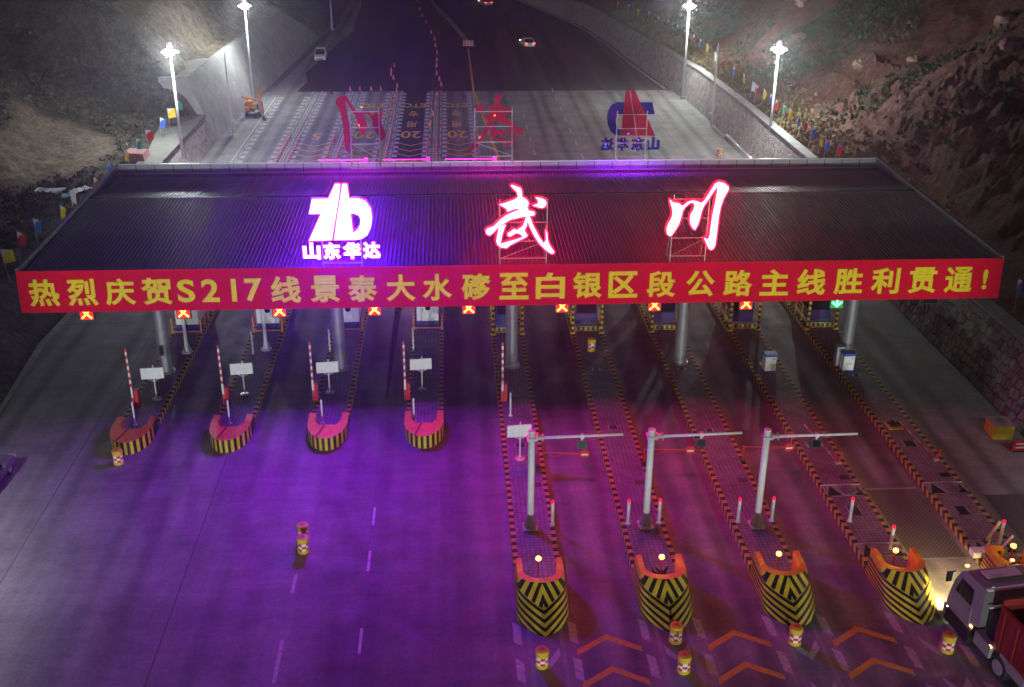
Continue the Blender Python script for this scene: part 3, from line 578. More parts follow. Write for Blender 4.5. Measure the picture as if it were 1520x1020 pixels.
for kd in ('logo', 'wu', 'chuan'):
    tag(make_sign(kd, True), lab[kd][0], 'sign', 'roof signs facing the camera')
    r = tag(make_sign(kd, False), lab[kd][1], 'sign', 'roof signs facing away'); r.rotation_euler = (0,0,math.pi)
    r.location = {'logo': (9.5,14.8,10.55), 'wu': (-.38,14.8,10.65), 'chuan': (-10.1,14.8,10.6)}[kd]
    spots(r, {'logo': [(1.85,.55),(.2,1.3)], 'wu': [(.1,2.6),(1.2,1.0)], 'chuan': [(-.1,3.3),(.15,2.0)]}[kd], E_DOT if kd == 'logo' else E_X)

# lane signals under the front edge
def signal(x, green, label, i):
    t = thing('lane_signal', label, 'signal', (x, YF-.05, 6.2), 0, 'lane signals under the canopy edge')
    MB().box((0,.12,0),(.84,.16,.84)).build('housing', dark, t); MB().box((0,.033,0),(.74,.01,.74)).build('screen', E_GG if green else E_XR, t)
    b = MB()
    if green: b.box((0,0,.1),(.12,.02,.46)); b.box((-.13,.002,-.12),(.1,.02,.42), ry=R(-48)); b.box((.13,.002,-.12),(.1,.02,.42), ry=R(48))
    else: b.box((0,0,0),(.11,.02,.8), ry=R(45)); b.box((0,.003,0),(.11,.02,.8), ry=R(-45))
    b.build('arrow' if green else 'cross', E_G if green else E_X, t)
    MB().tube((-.2,.15,.4),(-.2,.15,1.15),.03,n=6).tube((.2,.15,.4),(.2,.15,1.15),.03,n=6).build('hanger', galv, t)
od = ['first','second','third','fourth','fifth','sixth','seventh','eighth']
for i in range(9): signal(-24.8+5.5*i, i == 8, 'green down arrow lane signal under the right part of canopy' if i == 8 else 'red cross lane signal, %s from the left under the canopy edge' % od[i], i)
t = thing('display_panel', 'unlit black square display panel under the right end of the banner', 'display', (25.1, YF+.5, 6.15)); MB().box((0,0,0),(.95,.16,.7)).build('housing', dark, t); MB().box((0,-.09,0),(.85,.012,.6)).build('screen', glass, t); MB().tube((0,.1,.3),(0,.1,1.1),.03,n=6).build('hanger', galv, t)

# ------------------------------------------------------------------ floodlight masts
def mast(x, y, label, seen=True, turn=0., power=1.):
    t = thing('light_mast', label, 'light pole', (x, y, 0), turn, 'floodlight masts along the plaza')
    b = MB().tube((0,0,.3),(0,0,12.5),.17,.09,12); b.build('pole', offw, t, smooth=True)
    MB().lathe([(.38,0),(.38,.3),(.2,.34)], 12).build('footing', conc, t); MB().lathe([(.0,12.45),(.3,12.5),(.34,12.7),(.2,13.1),(0,13.2)], 12).build('cap', mat('mast_cap', (.05,.03,.07), .6, var=.1, spec=.1), t)
    for k_, (a, sc) in enumerate(((-90,1.2),(0,.8),(180,.8),(90,.9))):
        c, s = math.cos(R(a)), math.sin(R(a)); h = ob('lamp_head', MB().box((.62*c,.62*s,12.35),(.5*sc,.34*sc,.16), rz=R(a), ry=R(24)).mesh('lamp_head', dark), t)
        ob('lens', (MB().tube((.9*c,.9*s,12.3),(.95*c,.95*s,12.24),.5,n=16) if k_ == 0 else MB().box((.64*c,.64*s,12.25),(.5*sc,.34*sc,.06), rz=R(a), ry=R(24))).mesh('lens', E_LAMP if k_ == 0 and seen and power > 0 else E_LAMP2), h); MB().tube((0,0,12.4),(.5*c,.5*s,12.4),.035,n=6).build('bracket', dark, t)  # front lens drawn oversized to imitate the bloom of the lamp
    if not seen:    # heads turned down at the plaza, a little spill around
        lamp('SPOT', 'lamp_light', t, (0,0,11.9), FLOOD*power*2.6, FLOODCOL, .3, (0, R(14 if x < 0 else -34), 0), spot_size=R(140 if x < 0 else 150), spot_blend=1.); lamp('POINT', 'spill_light', t, (0,0,11.9), FLOOD*power*.12, FLOODCOL, .35)
    elif power > 0: lamp('POINT', 'lamp_light', t, (0,-1.35,12.1), FLOOD*power, FLOODCOL, .3)
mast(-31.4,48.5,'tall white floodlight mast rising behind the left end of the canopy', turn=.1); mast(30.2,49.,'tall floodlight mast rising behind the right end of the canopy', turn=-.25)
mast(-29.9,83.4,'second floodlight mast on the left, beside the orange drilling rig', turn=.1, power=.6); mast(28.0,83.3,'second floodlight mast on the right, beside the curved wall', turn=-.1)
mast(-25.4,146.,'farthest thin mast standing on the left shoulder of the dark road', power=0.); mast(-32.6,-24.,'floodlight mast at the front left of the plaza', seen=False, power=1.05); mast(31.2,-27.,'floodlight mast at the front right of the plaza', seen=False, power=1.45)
def tower(x, label):   # distant floodlight towers on the approach, aimed level at the canopy
    t = thing('floodlight_tower', label, 'light pole', (x,-260,0), 0, 'floodlight towers on the approach'); MB().tube((0,0,0),(0,0,10.4),.25,.15,12).build('pole', offw, t, smooth=True); MB().box((0,0,10.5),(2.4,.2,.5)).build('lamp_bar', galv, t); MB().box((0,.12,10.5),(2.2,.03,.36)).build('lens', E_LAMP2, t)
    d = Vector((0-x, 255, -3.)); l = lamp('SPOT', 'tower_light', t, (0,.5,10.5), 780000, FLOODCOL, .8, spot_size=R(14), spot_blend=.4); l.rotation_euler = d.to_track_quat('-Z','Y').to_euler()
tower(-38,'floodlight tower on the left of the approach road'); tower(40,'floodlight tower on the right of the approach road')
for x, y, h, l in ((-29.3,64.6,9.5,'thin bare camera pole between the two left masts'),(28.3,67.,10.,'thin bare camera pole between the two right masts')):
    t = thing('camera_pole', l, 'pole', (x,y,0)); MB().tube((0,0,0),(0,0,h),.12,.07,10).build('pole', offw, t, smooth=True); MB().box((0,0,.03),(.5,.5,.06)).build('base_plate', galv, t)
    ob('camera', MB().box((.3 if x < 0 else -.3,-.1,1.7),(.22,.3,.22)).mesh('camera', white), t); MB().tube((0,0,1.7),(.3 if x < 0 else -.3,-.1,1.7),.03,n=6).build('arm', galv, t); MB().tube((-.16,0,.2),(-.13,0,h-.3),.03,n=6).build('conduit', galv, t)

# ------------------------------------------------------------------ toll islands
def arc(n, x, y0, y1):  # half outline, left back -> front -> right back
    return [(-x*math.cos(math.pi*i/n), y0+(y1-y0)*math.sin(math.pi*i/n)) for i in range(n+1)]
HK = .3
def kerb_mesh(y0, y1):
    b = MB(); y = y0; i = 0; st = .29
    while y < y1-.01:
        z = min(y+st, y1)
        for s in (-1, 1):
            xo, xi = s*1.1, s*.86; q = [(xo,y,HK),(xi,y,HK),(xi,z,HK),(xo,z,HK)]; b.add(q if s < 0 else q[::-1], [(0,1,2,3)], i % 2)
            sh_ = .2; q = [(xo,y,HK),(xo,z,HK),(xo*1.02,z-sh_,-.02),(xo*1.02,y-sh_,-.02)]; b.add(q if s > 0 else q, [(0,1,2,3)], i % 2)
        y = z; i += 1
    b.quad((-1.1,y1,HK),(1.1,y1,HK),(1.1,y1,0),(-1.1,y1,0)); return b.mesh('kerb', [kyel, kblk])
KS, KL = kerb_mesh(-7.6, 29), kerb_mesh(-22.6, 29)
PS = MB().box((0,(-7.6+29)/2,HK-.07),(1.74,36.6,.12)).mesh('paving', MATS['block_paving']); PL = MB().box((0,(-23+29)/2,HK-.07),(1.74,52,.12)).mesh('paving', MATS['block_paving'])
def short_nose(t, m):
    o = [(-1.13,-7.)]+arc(22, 1.13, -8.1, -10.05)+[(1.13,-7.)]; H = .8; b = MB(); n = len(o)
    for i in range(n-1): b.quad((*o[i],0),(*o[i+1],0),(*o[i+1],H),(*o[i],H), 1+(i % 2))
    inn = [(-.75,-7.),(-.75,-7.9),(-.5,-8.45),(.5,-8.45),(.75,-7.9),(.75,-7.)]
    ring = o+inn[::-1]; tri = tessellate_polygon([[Vector((p[0],p[1],0)) for p in ring]]); b.add([(p[0],p[1],H) for p in ring], [tuple(q) for q in tri], 0)
    for i in range(5): b.quad((*inn[i],.25),(*inn[i+1],.25),(*inn[i+1],H),(*inn[i],H), 0)
    for s in (-1,1): b.quad((s*1.13,-7,0),(s*.75,-7,0),(s*.75,-7,H),(s*1.13,-7,H), 0)
    no = b.build('nose', [m, yel, black], t)
    MB().box((-.32,-9.25,H+.012),(.1,1.45,.02), rz=-.25).build('rim_joint', trk_red, no)
def long_nose(t, m):
    N = 28; cols = []
    def top(u):
        a = arc(N, 1.04, -23.5, -24.25); p = [(-1.04,-22.4),(-1.04,-22.95)]+a+[(1.04,-22.95),(1.04,-22.4)]; return p
    tp = top(0); n = len(tp); bt = []
    for i in range(n):
        u = (i/(n-1))*2-1; au = abs(u); yb = -22.4-(1-au)*9.5 if au > .78 else -24.49-(1-(au/.78)**1.35)*1.85
        bt.append((1.17*max(-1, min(1, u/.62 if au < .62 else (1 if u > 0 else -1))) if au >= .62 else 1.17*math.sin(u/.62*math.pi/2)*(.75+.25*au/.62), yb))
    b = MB(); rows = 9; H = 1.28
    for r in range(rows):
        f = r/(rows-1); e = f**1.25
        for i in range(n): b.v.append((lerp(tp[i][0],bt[i][0],e)*(1+.05*math.sin(math.pi*f)), lerp(tp[i][1],bt[i][1],e)-.12*math.sin(math.pi*f), H*(1-f)))
    for r in range(rows-1):
        for i in range(n-1): q = r*n+i; b.f.append([q+n,q+n+1,q+1,q]); b.m.append(0)
    no = b.build('nose', MATS['nose_chevrons'], t, smooth=True)
    inn = [(p[0]*.76, -22.4+(p[1]+22.4)*.82) for p in tp]; b = MB()
    for i in range(n-1):
        b.quad((*tp[i],H),(*tp[i+1],H),(*inn[i+1],H),(*inn[i],H), 0 if i not in (1,n-3) else 1); b.quad((*inn[i],H),(*inn[i+1],H),(*inn[i+1],.28),(*inn[i],.28))
    for s in (-1,1): b.quad((s*1.04,-22.4,0),(s*.79,-22.4,0),(s*.79,-22.4,H),(s*1.04,-22.4,H)); b.quad((s*1.04,-22.4,0),(s*1.04,-22.4,H),(s*1.04,-22.42,H),(s*1.04,-22.42,0))
    b.build('rim', [m, yel], no)
    if True: MB().add([(-.07,-24.262,1.2),(.07,-24.262,1.2),(.09,-24.83,.62),(-.05,-24.83,.62)], [(0,1,2,3)]).build('reflective_tape', galv, no)
    return no
rim = [orange, mat('orange_rim_faded', (.66,.2,.06), .5, var=.25, vs=3), mat('orange_rim_pale', (.7,.24,.05), .5, var=.2, vs=3)]
for i, ix in enumerate(ISL):
    sht = i < 4
    t = thing('toll_island', ('short toll island with rounded striped nose, %s from the left' % od[i]) if sht else 'long toll island with pointed chevron nose, %s' % ['nearest the plaza middle','second of the long ones','middle one of the long ones','fourth of the long ones, beside the weighbridge','rightmost, behind the truck'][i-4], 'traffic island', (ix,0,0), 0, 'toll islands')
    ob('kerb', KS if sht else KL, t); ob('paving', PS if sht else PL, t)
    (short_nose if sht else long_nose)(t, rim[i % 3])
    for (y, w, l) in ({5:[(-.9,.45,.3),(-8.6,.5,.3)],6:[(-1.1,.4,.3),(-9.2,.4,.3)],7:[(-.5,.4,.3),(-11.1,.7,.6),(-17.8,.6,.8)],8:[(-2.5,.4,.3),(-11.2,.7,.6),(-18,.6,.7)],4:[(-10.4,.6,.4)]}.get(i, [])):
        MB().box((-.1 if i > 4 else .0,y,HK-.006),(w,l,.02)).box((-.1-w/2,y,HK+.012),(.05,l,.05), 1).box((-.1+w/2,y,HK+.012),(.05,l,.05), 1).build('cable_pit', [black, galv], t)
    if i in (5,6): pass
    if i >= 7:
        for y in (-15.9,-21.2):
            p = MB().box((0,y,HK-.004),(2.05,1.0,.025),0).box((0,y+.52,HK+.02),(2.1,.06,.09),1).box((.25,y,HK+.03),(.75,.7,.05),2, rz=.3); p.add([(-1,y-.5,HK+.012),(-.2,y-.5,HK+.012),(-.6,y+.45,HK+.012)], [(0,1,2)], 3); p.add([(.5,y-.5,HK+.013),(1,y-.5,HK+.013),(.8,y+.35,HK+.013)], [(0,1,2)], 3); p.build('sensor_pit', [conc, galv, MATS['block_paving'], black], t)
    for y in (-14.6,) if i >= 4 else (): MB().box((.5,y,HK+.0),(.5,.35,.02)).build('cable_pit', black, t)

# ------------------------------------------------------------------ toll booths
def striped_post(b, x, y, z0, z1, r=.1, seg=.2):
    z = z0; i = 0
    while z < z1: b.tube((x,y,z),(x,y,min(z+seg,z1)),r,n=10,m=i % 2); z += seg; i += 1
def booth_white():
    t = ob('toll_booth', None); z = HK
    MB().box((0,1.5,z+1.6),(1.5,3.0,2.2)).build('body', white, t); MB().box((0,1.5,z+.27),(1.54,3.04,.46)).build('skirt', navy, t); MB().box((0,1.5,z+2.8),(1.7,3.3,.22)).build('roof', white, t)
    d = ob('door', MB().box((0,-.02,z+1.5),(.82,.05,1.98)).mesh('door', white), t); w = MB()
    pts = [(.19*math.cos(a)*(1), 1.75+.3*(1 if math.sin(a) > 0 else -1)+.16*math.sin(a)) for a in np.linspace(0, 2*math.pi, 20, endpoint=False)]
    w.add([(p[0]+.02,-.055,z+p[1]) for p in pts], [tuple(range(20))]); w.build('window', glass, d); MB().box((-.33,-.06,z+1.35),(.06,.06,.16)).build('handle', black, d)
    for s in (-1,1): MB().box((s*.765,1.5,z+1.9),(.02,1.7,.95)).build('side_window', glass, t); b = MB(); 
    for s in (-1,1):
        b = MB().tube((s*.98,-.35,z),(s*.98,-.35,z+1.1),.06,n=8)
        for y in (.9,2.1,3.3): b.tube((s*.98,y,z),(s*.98,y,z+1.1),.04,n=8)
        for q in (.45,.75,1.08): b.tube((s*.98,-.35,z+q),(s*.98,3.3,z+q),.032,n=6)
        b.build('guard_rail', orange, t)
    MB().tube((-.98,-.35,z+.12),(.98,-.35,z+.12),.05,n=8).build('front_rail', orange, t); 
    return t
def booth_open():
    t = ob('toll_booth', None); z = HK
    MB().box((0,2.2,z+.2),(1.5,3.2,.36)).build('plinth', white, t); MB().box((0,2.2,z+.75),(1.54,3.2,.72)).build('skirt', navy, t)
    MB().box((0,2.2,z+2.55),(1.6,3.3,.5)).build('header', navy, t); MB().box((0,2.2,z+2.95),(1.9,3.7,.25)).build('roof', white, t)
    w = ob('front_window', MB().box((0,.62,z+1.7),(1.4,.03,1.15)).mesh('front_window', glass), t); MB().box((0,.66,z+1.28),(1.1,.02,.28)).build('desk', offw, w); b = MB()
    for s in (-1,1): b.box((s*.72,.62,z+1.7),(.08,.07,1.2)); b.box((s*.72,3.75,z+1.7),(.08,.07,1.2)); 
    b.box((0,.6,z+1.13),(1.5,.08,.05)); b.build('window_frame', navy, t)
    for s in (-1,1): MB().box((s*.75,2.2,z+1.7),(.02,3.0,1.15)).build('side_window', glass, t)
    for s in (-1,1):
        b = MB(); striped_post(b, s*1.0, -.1, z+.1, z+3.0); po = b.build('portal_post', [black, yel], t); MB().box((s*1.0,-.1,z+.05),(.34,.34,.1)).build('foot', yel, po)
        b = MB()
        for q in (.35,.65,.95,1.25): b.tube((s*1.0,.0,z+q),(s*1.0,4.2,z+q),.035,n=6)
        for y in (1.4,2.8,4.2): b.tube((s*1.0,y,z),(s*1.0,y,z+1.3),.04,n=8)
        b.build('guard_rail', yel, t)
    MB().tube((-1,-.1,z+2.3),(1,-.1,z+2.3),.045,n=8).build('top_rail', yel, t)
    b = MB()
    for i in range(12): b.box((-.92+.167*i,-.05,z+.3),(.167,.05,.2), i % 2)
    b.tube((-1,-.05,z+.13),(1,-.05,z+.13),.03,n=6,m=1); b.build('bumper_rail', [black, yel], t); return t
bw, bo = booth_white(), booth_open()
for i in range(9):
    src = bw if i < 4 else bo; o = src if i in (0,4) else copy_tree(src); o.location = (ISL[i], 6.3 if i < 4 else 5.0, 0)
    tag(o, ('white toll booth with rear door and orange rails on %s short island from left' % od[i]) if i < 4 else ('navy toll booth behind striped portal posts on %s long island from left' % od[i-4]), 'toll booth', 'toll booths')

# ------------------------------------------------------------------ equipment on the islands
def barrier(label, arm_dir=0., src=None):
    t = ob('boom_barrier', None); z = HK
    cb = MB().box((0,0,z+.55),(.36,.42,1.1)).build('cabinet', red, t); MB().box((0,0,z+1.12),(.4,.46,.05)).build('lid', red, cb)
    b = MB(); L = 3.2; n = 14
    for i in range(n): b.box((-.1-.0*i,-.27,z+.95+L*(i+.5)/n-.2),(.11,.05,L/n), i % 2 if i > 1 else 0)
    b.build('boom', [white, red], t); return t
br_ = barrier('')
for i, (x, y) in enumerate([(-22.63,-4.8),(-17.37,-4.6),(-12.1,-4.3),(-6.58,-4.45),(-.73,-4.9)]):
    o = br_ if i == 0 else copy_tree(br_); o.location = (x, y, 0); tag(o, 'raised red and white boom barrier with red cabinet, %s from the left' % od[i], 'boom barrier', 'raised boom barriers')
def board():
    t = ob('sign_board', None); z = HK
    MB().lathe([(.28,0),(.28,.05),(.06,.08)], 14).build('foot', galv, t, (0,0,z)); MB().tube((0,.03,z+.05),(0,.03,z+1.7),.04,n=8).build('post', offw, t)
    bd = MB().box((-.05,0,z+1.75),(1.32,.06,.72)).box((-.42,-.034,z+1.75),(.02,.01,.72),1).build('board', [white, offw], t); MB().box((.02,.1,z+2.16),(.07,.07,.14)).build('lamp', offw, t)
    b = MB().tube((0,.03,z+1.2),(-.4,.03,z+1.42),.02,n=6).tube((0,.03,z+1.2),(.4,.03,z+1.42),.02,n=6); b.build('bracket', offw, t); return t
bs_ = board()
for i, (x, y) in enumerate([(-21.7,-3.9),(-16.5,-3.5),(-11.35,-3.5),(-5.7,-3.3),(-.2,-11.9)]):
    o = bs_ if i == 0 else copy_tree(bs_); o.location = (x, y, 0); o.rotation_euler = (0,0,.1)
    tag(o, 'blank white sign board on a thin post, %s' % ['on the leftmost short island','on the second short island','on the third short island','on the fourth short island','beside the first camera gantry'][i], 'sign board', 'blank white sign boards')
def slim(name, h, r, mats, cap=None):
    t = ob(name, None); MB().lathe([(.13,0),(.13,.03),(r,.05)], 12).build('foot', mats[0], t, (0,0,HK)); MB().tube((0,0,HK+.04),(0,0,HK+h),r,n=10).build('post', mats[0], t)
    if cap: MB().lathe([(r*1.15,0),(r*1.15,.1),(r*.6,.16),(0,.17)], 10).build('cap', cap, t, (0,0,HK+h))
    return t
sp = slim('sensor_post', 1.35, .05, [white], white)
for i, (x, y) in enumerate([(-22.15,-7.1),(-16.75,-7.15),(-11.4,-7.3),(-6.1,-7.35),(-.45,-6.9)]):
    o = sp if i == 0 else copy_tree(sp); o.location = (x, y, 0); tag(o, 'slim white sensor post near the front of %s' % ['the leftmost island','the second short island','the third short island','the fourth short island','the fifth boom barrier'][i], 'post', 'slim white sensor posts')
vp = ob('lane_post', None); b = MB()
for i in range(7): b.box((.03*(i % 2)-.015,0,HK+.12+.24*i),(.09,.07,.24), 0 if i % 2 else 1)
b.build('post', [white, offw], vp); MB().box((0,0,HK+.03),(.3,.2,.06)).build('foot', dark, vp)
for i, (x, y) in enumerate([(-16.9,2.2),(-11.9,2.4),(-6.4,2.4)]):
    o = vp if i == 0 else copy_tree(vp); o.location = (x, y, 0); tag(o, 'jointed white lane post before the booth of the %s short island' % od[i+1], 'post', 'jointed white lane posts')
for i, (x, y) in enumerate([(-21.35,2.9),(-16.2,3.1)]):
    t = thing('white_pole', 'thick white pole with flared ribbed base beside the %s booth' % ('leftmost' if i == 0 else 'second'), 'pole', (x, y, 0), 0, 'white poles with flared bases')
    MB().tube((0,0,HK),(0,0,5.4),.12,.1,12).build('pole', offw, t, smooth=True); b = MB()
    for a in range(6): c, s = math.cos(a*math.pi/3), math.sin(a*math.pi/3); b.add([(.1*c-.02*s,.1*s+.02*c,HK+.75),(.1*c+.02*s,.1*s-.02*c,HK+.75),(.36*c+.02*s,.36*s-.02*c,HK),(.36*c-.02*s,.36*s+.02*c,HK)], [(0,1,2,3)]); 
    b.lathe([(.38,HK),(.38,HK+.04),(.1,HK+.05)], 12); b.build('flared_base', offw, t)
def gantry():
    t = ob('camera_gantry', None); z = HK; b = MB().tube((0,0,z+.1),(0,0,5.65),.17,.16,14); b.build('post', offw, t, smooth=True); MB().lathe([(.18,5.65),(.18,5.72),(.0,5.75)], 14).build('cap', offw, t)
    b = MB().box((0,0,z+.03),(.72,.72,.06))
    for a in range(8): c, s = math.cos(a*math.pi/4), math.sin(a*math.pi/4); b.box((.24*c,.24*s,z+.28),(.2,.03,.5), rz=a*math.pi/4, taper=.5)
    b.build('base_flange', offw, t)
    ar = MB().tube((.5,0,5.33),(4.35,0,5.42),.075,.065,12).build('arm', offw, t, smooth=True); b = MB().tube((.12,0,5.33),(.55,0,5.33),.12,n=12)
    for x in (.22,.5): b.tube((x,0,5.33),(x+.05,0,5.33),.2,n=12)
    b.box((0,0,5.33),(.46,.46,.14)); b.build('clamp', galv, t)
    pn = MB().box((2.4,-.05,4.95),(.46,.1,.4), rx=R(-18)).build('flash_panel', dark, ar); MB().box((2.4,-.115,4.96),(.4,.02,.33), rx=R(-18)).build('panel_glass', glass, pn); MB().tube((2.4,0,5.1),(2.4,0,5.38),.04,n=8).box((2.4,0,5.38),(.16,.2,.2)).build('bracket', offw, ar)
    return t
gg = gantry()
for i, (x, y) in enumerate([(-.1,-18.5),(5.6,-18.6),(11.1,-18.85)]):
    o = gg if i == 0 else copy_tree(gg); o.location = (x, y, 0); o.rotation_euler = (0,0,.0 if i < 2 else -.02); tag(o, 'white camera gantry with horizontal arm on %s long island' % ['the first','the second','the third'][i], 'camera gantry', 'white camera gantries')
def noentry():
    t = ob('no_entry_boom', None); z = HK; MB().box((0,0,z+.06),(.24,.24,.12)).build('foot', dark, t); MB().tube((0,0,z),(0,0,z+.95),.06,n=8).build('post', red, t)
    MB().tube((0,-.02,z+.9),(2.75,-.02,z+.78),.03,.022,8).tube((0,-.02,z+.35),(1.2,-.02,z+.72),.02,n=6).tube((1.2,-.02,z+.72),(2.6,-.02,z+.74),.018,n=6).build('boom', red, t)
    d = MB().tube((2.5,-.1,z+.78),(2.5,-.13,z+.78),.27,n=24).build('disc', red, t); MB().box((2.5,-.145,z+.78),(.36,.02,.09)).build('white_bar', white, d); return t
ne = noentry()
for i, (x, y) in enumerate([(.72,-12.8),(6.5,-12.7),(11.95,-12.7)]):
    o = ne if i == 0 else copy_tree(ne); o.location = (x, y, 0); o.rotation_euler = (0,0,.02*i); tag(o, 'red swing boom with round no entry disc, %s from the left' % od[i], 'no entry boom', 'red no entry booms')
rb = slim('red_cap_bollard', 1.25, .08, [offw], E_BOL)
for i, (x, y, h) in enumerate([(1.0,-18.3,1),(4.75,-18.4,1),(6.3,-18.4,1),(10.25,-18.5,1),(11.95,-18.5,1),(15.85,-18.7,1),(16.95,-21.2,.9),(22.4,-21.,1)]):
    o = rb if i == 0 else copy_tree(rb); o.location = (x, y, 0); tag(o, 'grey bollard with glowing red cap, %s' % ['right of the first camera gantry','left of the second gantry','right of the second gantry','left of the third gantry','right of the third gantry','beside the cable pit of fourth long island','just behind the fourth long nose','behind the truck cab'][i], 'bollard', 'red capped bollards')
def beacon():
    t = ob('warning_beacon', None); MB().tube((0,0,HK),(0,0,1.4),.03,n=8).build('stem', red, t); MB().lathe([(.0,0),(.11,.03),(.13,.09),(.11,.15),(0,.17)], 14).build('lamp', E_AMB, t, (0,0,1.4), smooth=True); lamp('POINT', 'beacon_light', t, (0,0,1.75), 26, (1,.5,.08), .12); return t
be = beacon()
for i, (x, y) in enumerate([(-.05,-22.75),(5.55,-22.9),(10.95,-22.9),(16.4,-22.9),(22.,-22.8)]):
    o = be if i == 0 else copy_tree(be); o.location = (x, y, 0); tag(o, 'glowing amber warning beacon inside the %s chevron nose' % ['first','second','third','fourth','partly hidden fifth'][i], 'beacon', 'amber warning beacons')
t = thing('cable_heap', 'dark heap of cables and cloth inside the second chevron nose', 'debris', (5.45,-23.1,HK)); rg = np.random.default_rng(2)
for m in (dark, navy, black):
    b = MB()
    for q in range(5): a = rg.uniform(0, 6.28); b.tube((rg.uniform(-.3,.3),rg.uniform(-.4,.4),.05),(rg.uniform(-.4,.5),rg.uniform(-.4,.4),rg.uniform(.3,.8)),rg.uniform(.03,.09),.03,6)
    b.build('cable', m, t)
# cabinets
def cabinet(x, y, label, pat):
    t = thing('service_cabinet', label, 'cabinet', (x,y,HK), .05, 'white and blue service cabinets'); MB().box((0,0,.62),(.72,.55,1.0)).build('body', offw, t); MB().box((0,0,.06),(.76,.59,.12)).build('base', blue, t); MB().box((0,0,1.2),(.78,.62,.16)).build('lid', blue, t)
    d = MB().box((.02,-.285,.62),(.62,.02,.94)).build('door', white, t)
    if pat: MB().box((.02,-.3,.62),(.02,.012,.8), ry=R(35)).build('cable', dark, d)
    MB().box((.05,-.3,.58),(.3,.01,.035)).box((.2,-.3,.95),(.16,.01,.05)).build('nameplate', blue, d)
cabinet(16.45,-1.6,'white and blue cabinet crossed by a cable on the fourth long island', True); cabinet(21.5,-1.7,'white and blue cabinet at the foot of the rightmost column', False)
t = thing('control_box', 'grey metal box attached behind the rightmost cabinet', 'box', (21.2,-.95,HK)); MB().box((0,0,.7),(.5,.45,1.4)).build('body', grey, t); MB().box((0,-.235,.7),(.42,.02,1.2)).build('door', galv, t)
t = thing('yellow_tray', 'yellow edged tray of dark parts on the rightmost island', 'tray', (21.75,-9.2,HK)); MB().box((0,0,.06),(.8,.9,.1)).build('tray', yel, t); b = MB(); rg = np.random.default_rng(1)
for q in range(9): b.box((rg.uniform(-.28,.28),rg.uniform(-.3,.3),.15),(.16,.2,.12), rz=rg.uniform(0,3))
b.build('metal_parts', dark, t)
t = thing('yellow_crate', 'yellow block with grey top standing by the stone wall', 'block', (27.7,-9.9,0), -.05); MB().box((0,0,.42),(1.15,1.25,.84)).build('body', yel, t); MB().box((0,0,.86),(1.12,1.2,.05)).build('top_slab', conc, t); MB().lathe([(.0,.0),(.3,.0),(.3,.07),(0,.07)], 14).build('lifting_ring', grey, t, (0,0,.88))
t = thing('red_sign', 'small red sign with two white bars near the right edge', 'sign', (27.95,-11.9,0)); MB().box((0,0,.42),(.85,.08,.62)).build('plate', red, t); MB().box((0,-.05,.54),(.55,.02,.07)).box((0,-.05,.3),(.55,.02,.07)).build('white_bar', white, t); MB().box((0,.2,.06),(.6,.5,.1)).build('foot', dark, t)
for i, (x, y) in enumerate([(17.1,-13.2),(22.62,-13.1)]):
    t = thing('lowered_barrier', 'red folding barrier arm leaning back over %s' % ['the fourth long island','the rightmost island'][i], 'barrier', (x,y,HK), .06); MB().box((0,0,.06),(.3,.2,.1)).build('foot', galv, t); MB().tube((.0,0,.05),(.12,-.1,.75),.07,.05,8).build('handle', red, t); b = MB()
    for q in range(8): b.tube((-.1-.11*q,.15+.33*q,.18+.1*q),(-.1-.11*(q+1),.15+.33*(q+1),.18+.1*(q+1)),.035,n=6,m=q % 2)
    b.build('arm', [red, galv], t)
t = thing('weigh_equipment', 'cream and yellow machine parts lying in front of the truck cab', 'machinery', (21.3,-21.9,HK)); MB().box((-.2,.1,.15),(.9,.5,.3)).build('base', offw, t); MB().box((.4,-.2,.35),(.5,.4,.5)).build('housing', yel, t); MB().box((.33,-.41,.4),(.28,.02,.3)).build('opening', black, t); MB().tube((-.6,0,.1),(-.4,-.3,.5),.06,n=8).tube((.1,.3,.1),(.3,.35,.7),.05,n=8).build('pipe', galv, t); MB().box((1.0,.25,.45),(.08,.1,1.3), rx=.25, ry=.3).build('strut', [offw], t)
t = thing('striped_boom', 'short striped arm slanting across the rightmost island end', 'barrier', (21.9,-20.8,HK)); b = MB()
for q in range(6): b.box((.06*q,-.03*q,.2+.2*q),(.14,.06,.22), q % 2, ry=.3)
b.build('arm', [yel, offw], t); MB().box((0,0,.05),(.3,.3,.1)).build('foot', dark, t)
# water-filled barrels
def barrel():
    t = ob('crash_barrel', None); n = 24; pr = [(.36,0),(.4,.04),(.4,.1),(.37,.12),(.37,.2),(.37,.35),(.37,.5),(.37,.66),(.36,.7),(.4,.74),(.4,.92),(.36,.98),(.2,1.0)]
    def mf(i, j):
        if 4 <= j <= 6: return 1+((i//3)+(j)) % 2
        return 0
    MB().lathe(pr, n, mf=mf).build('body', [yel, red, white], t, smooth=False); MB().lathe([(.17,.96),(.2,1.0),(.2,1.012),(.1,1.02)], 16).build('filler_ring', orange, t); MB().lathe([(0,1.014),(.09,1.022),(0,1.03)], 12).build('filler_cap', red, t); return t
bl = barrel(); bls = [(-22.1,-10.9,'beside the leftmost island nose'),(-11.06,-19.6,'nearer of the open plaza pair'),(-11.18,-18.55,'farther of the open plaza pair'),(5.46,2.0,'in front of the second open booth'),(-.3,-28.1,'before the first chevron nose'),(5.48,-28.7,'nearer one before second chevron nose'),(5.5,-26.85,'pressed against the second chevron nose'),(10.56,-27.2,'before the third chevron nose'),(16.85,-28.,'beside the truck at the fourth nose'),(26.0,53.,'alone behind the right roof end')]
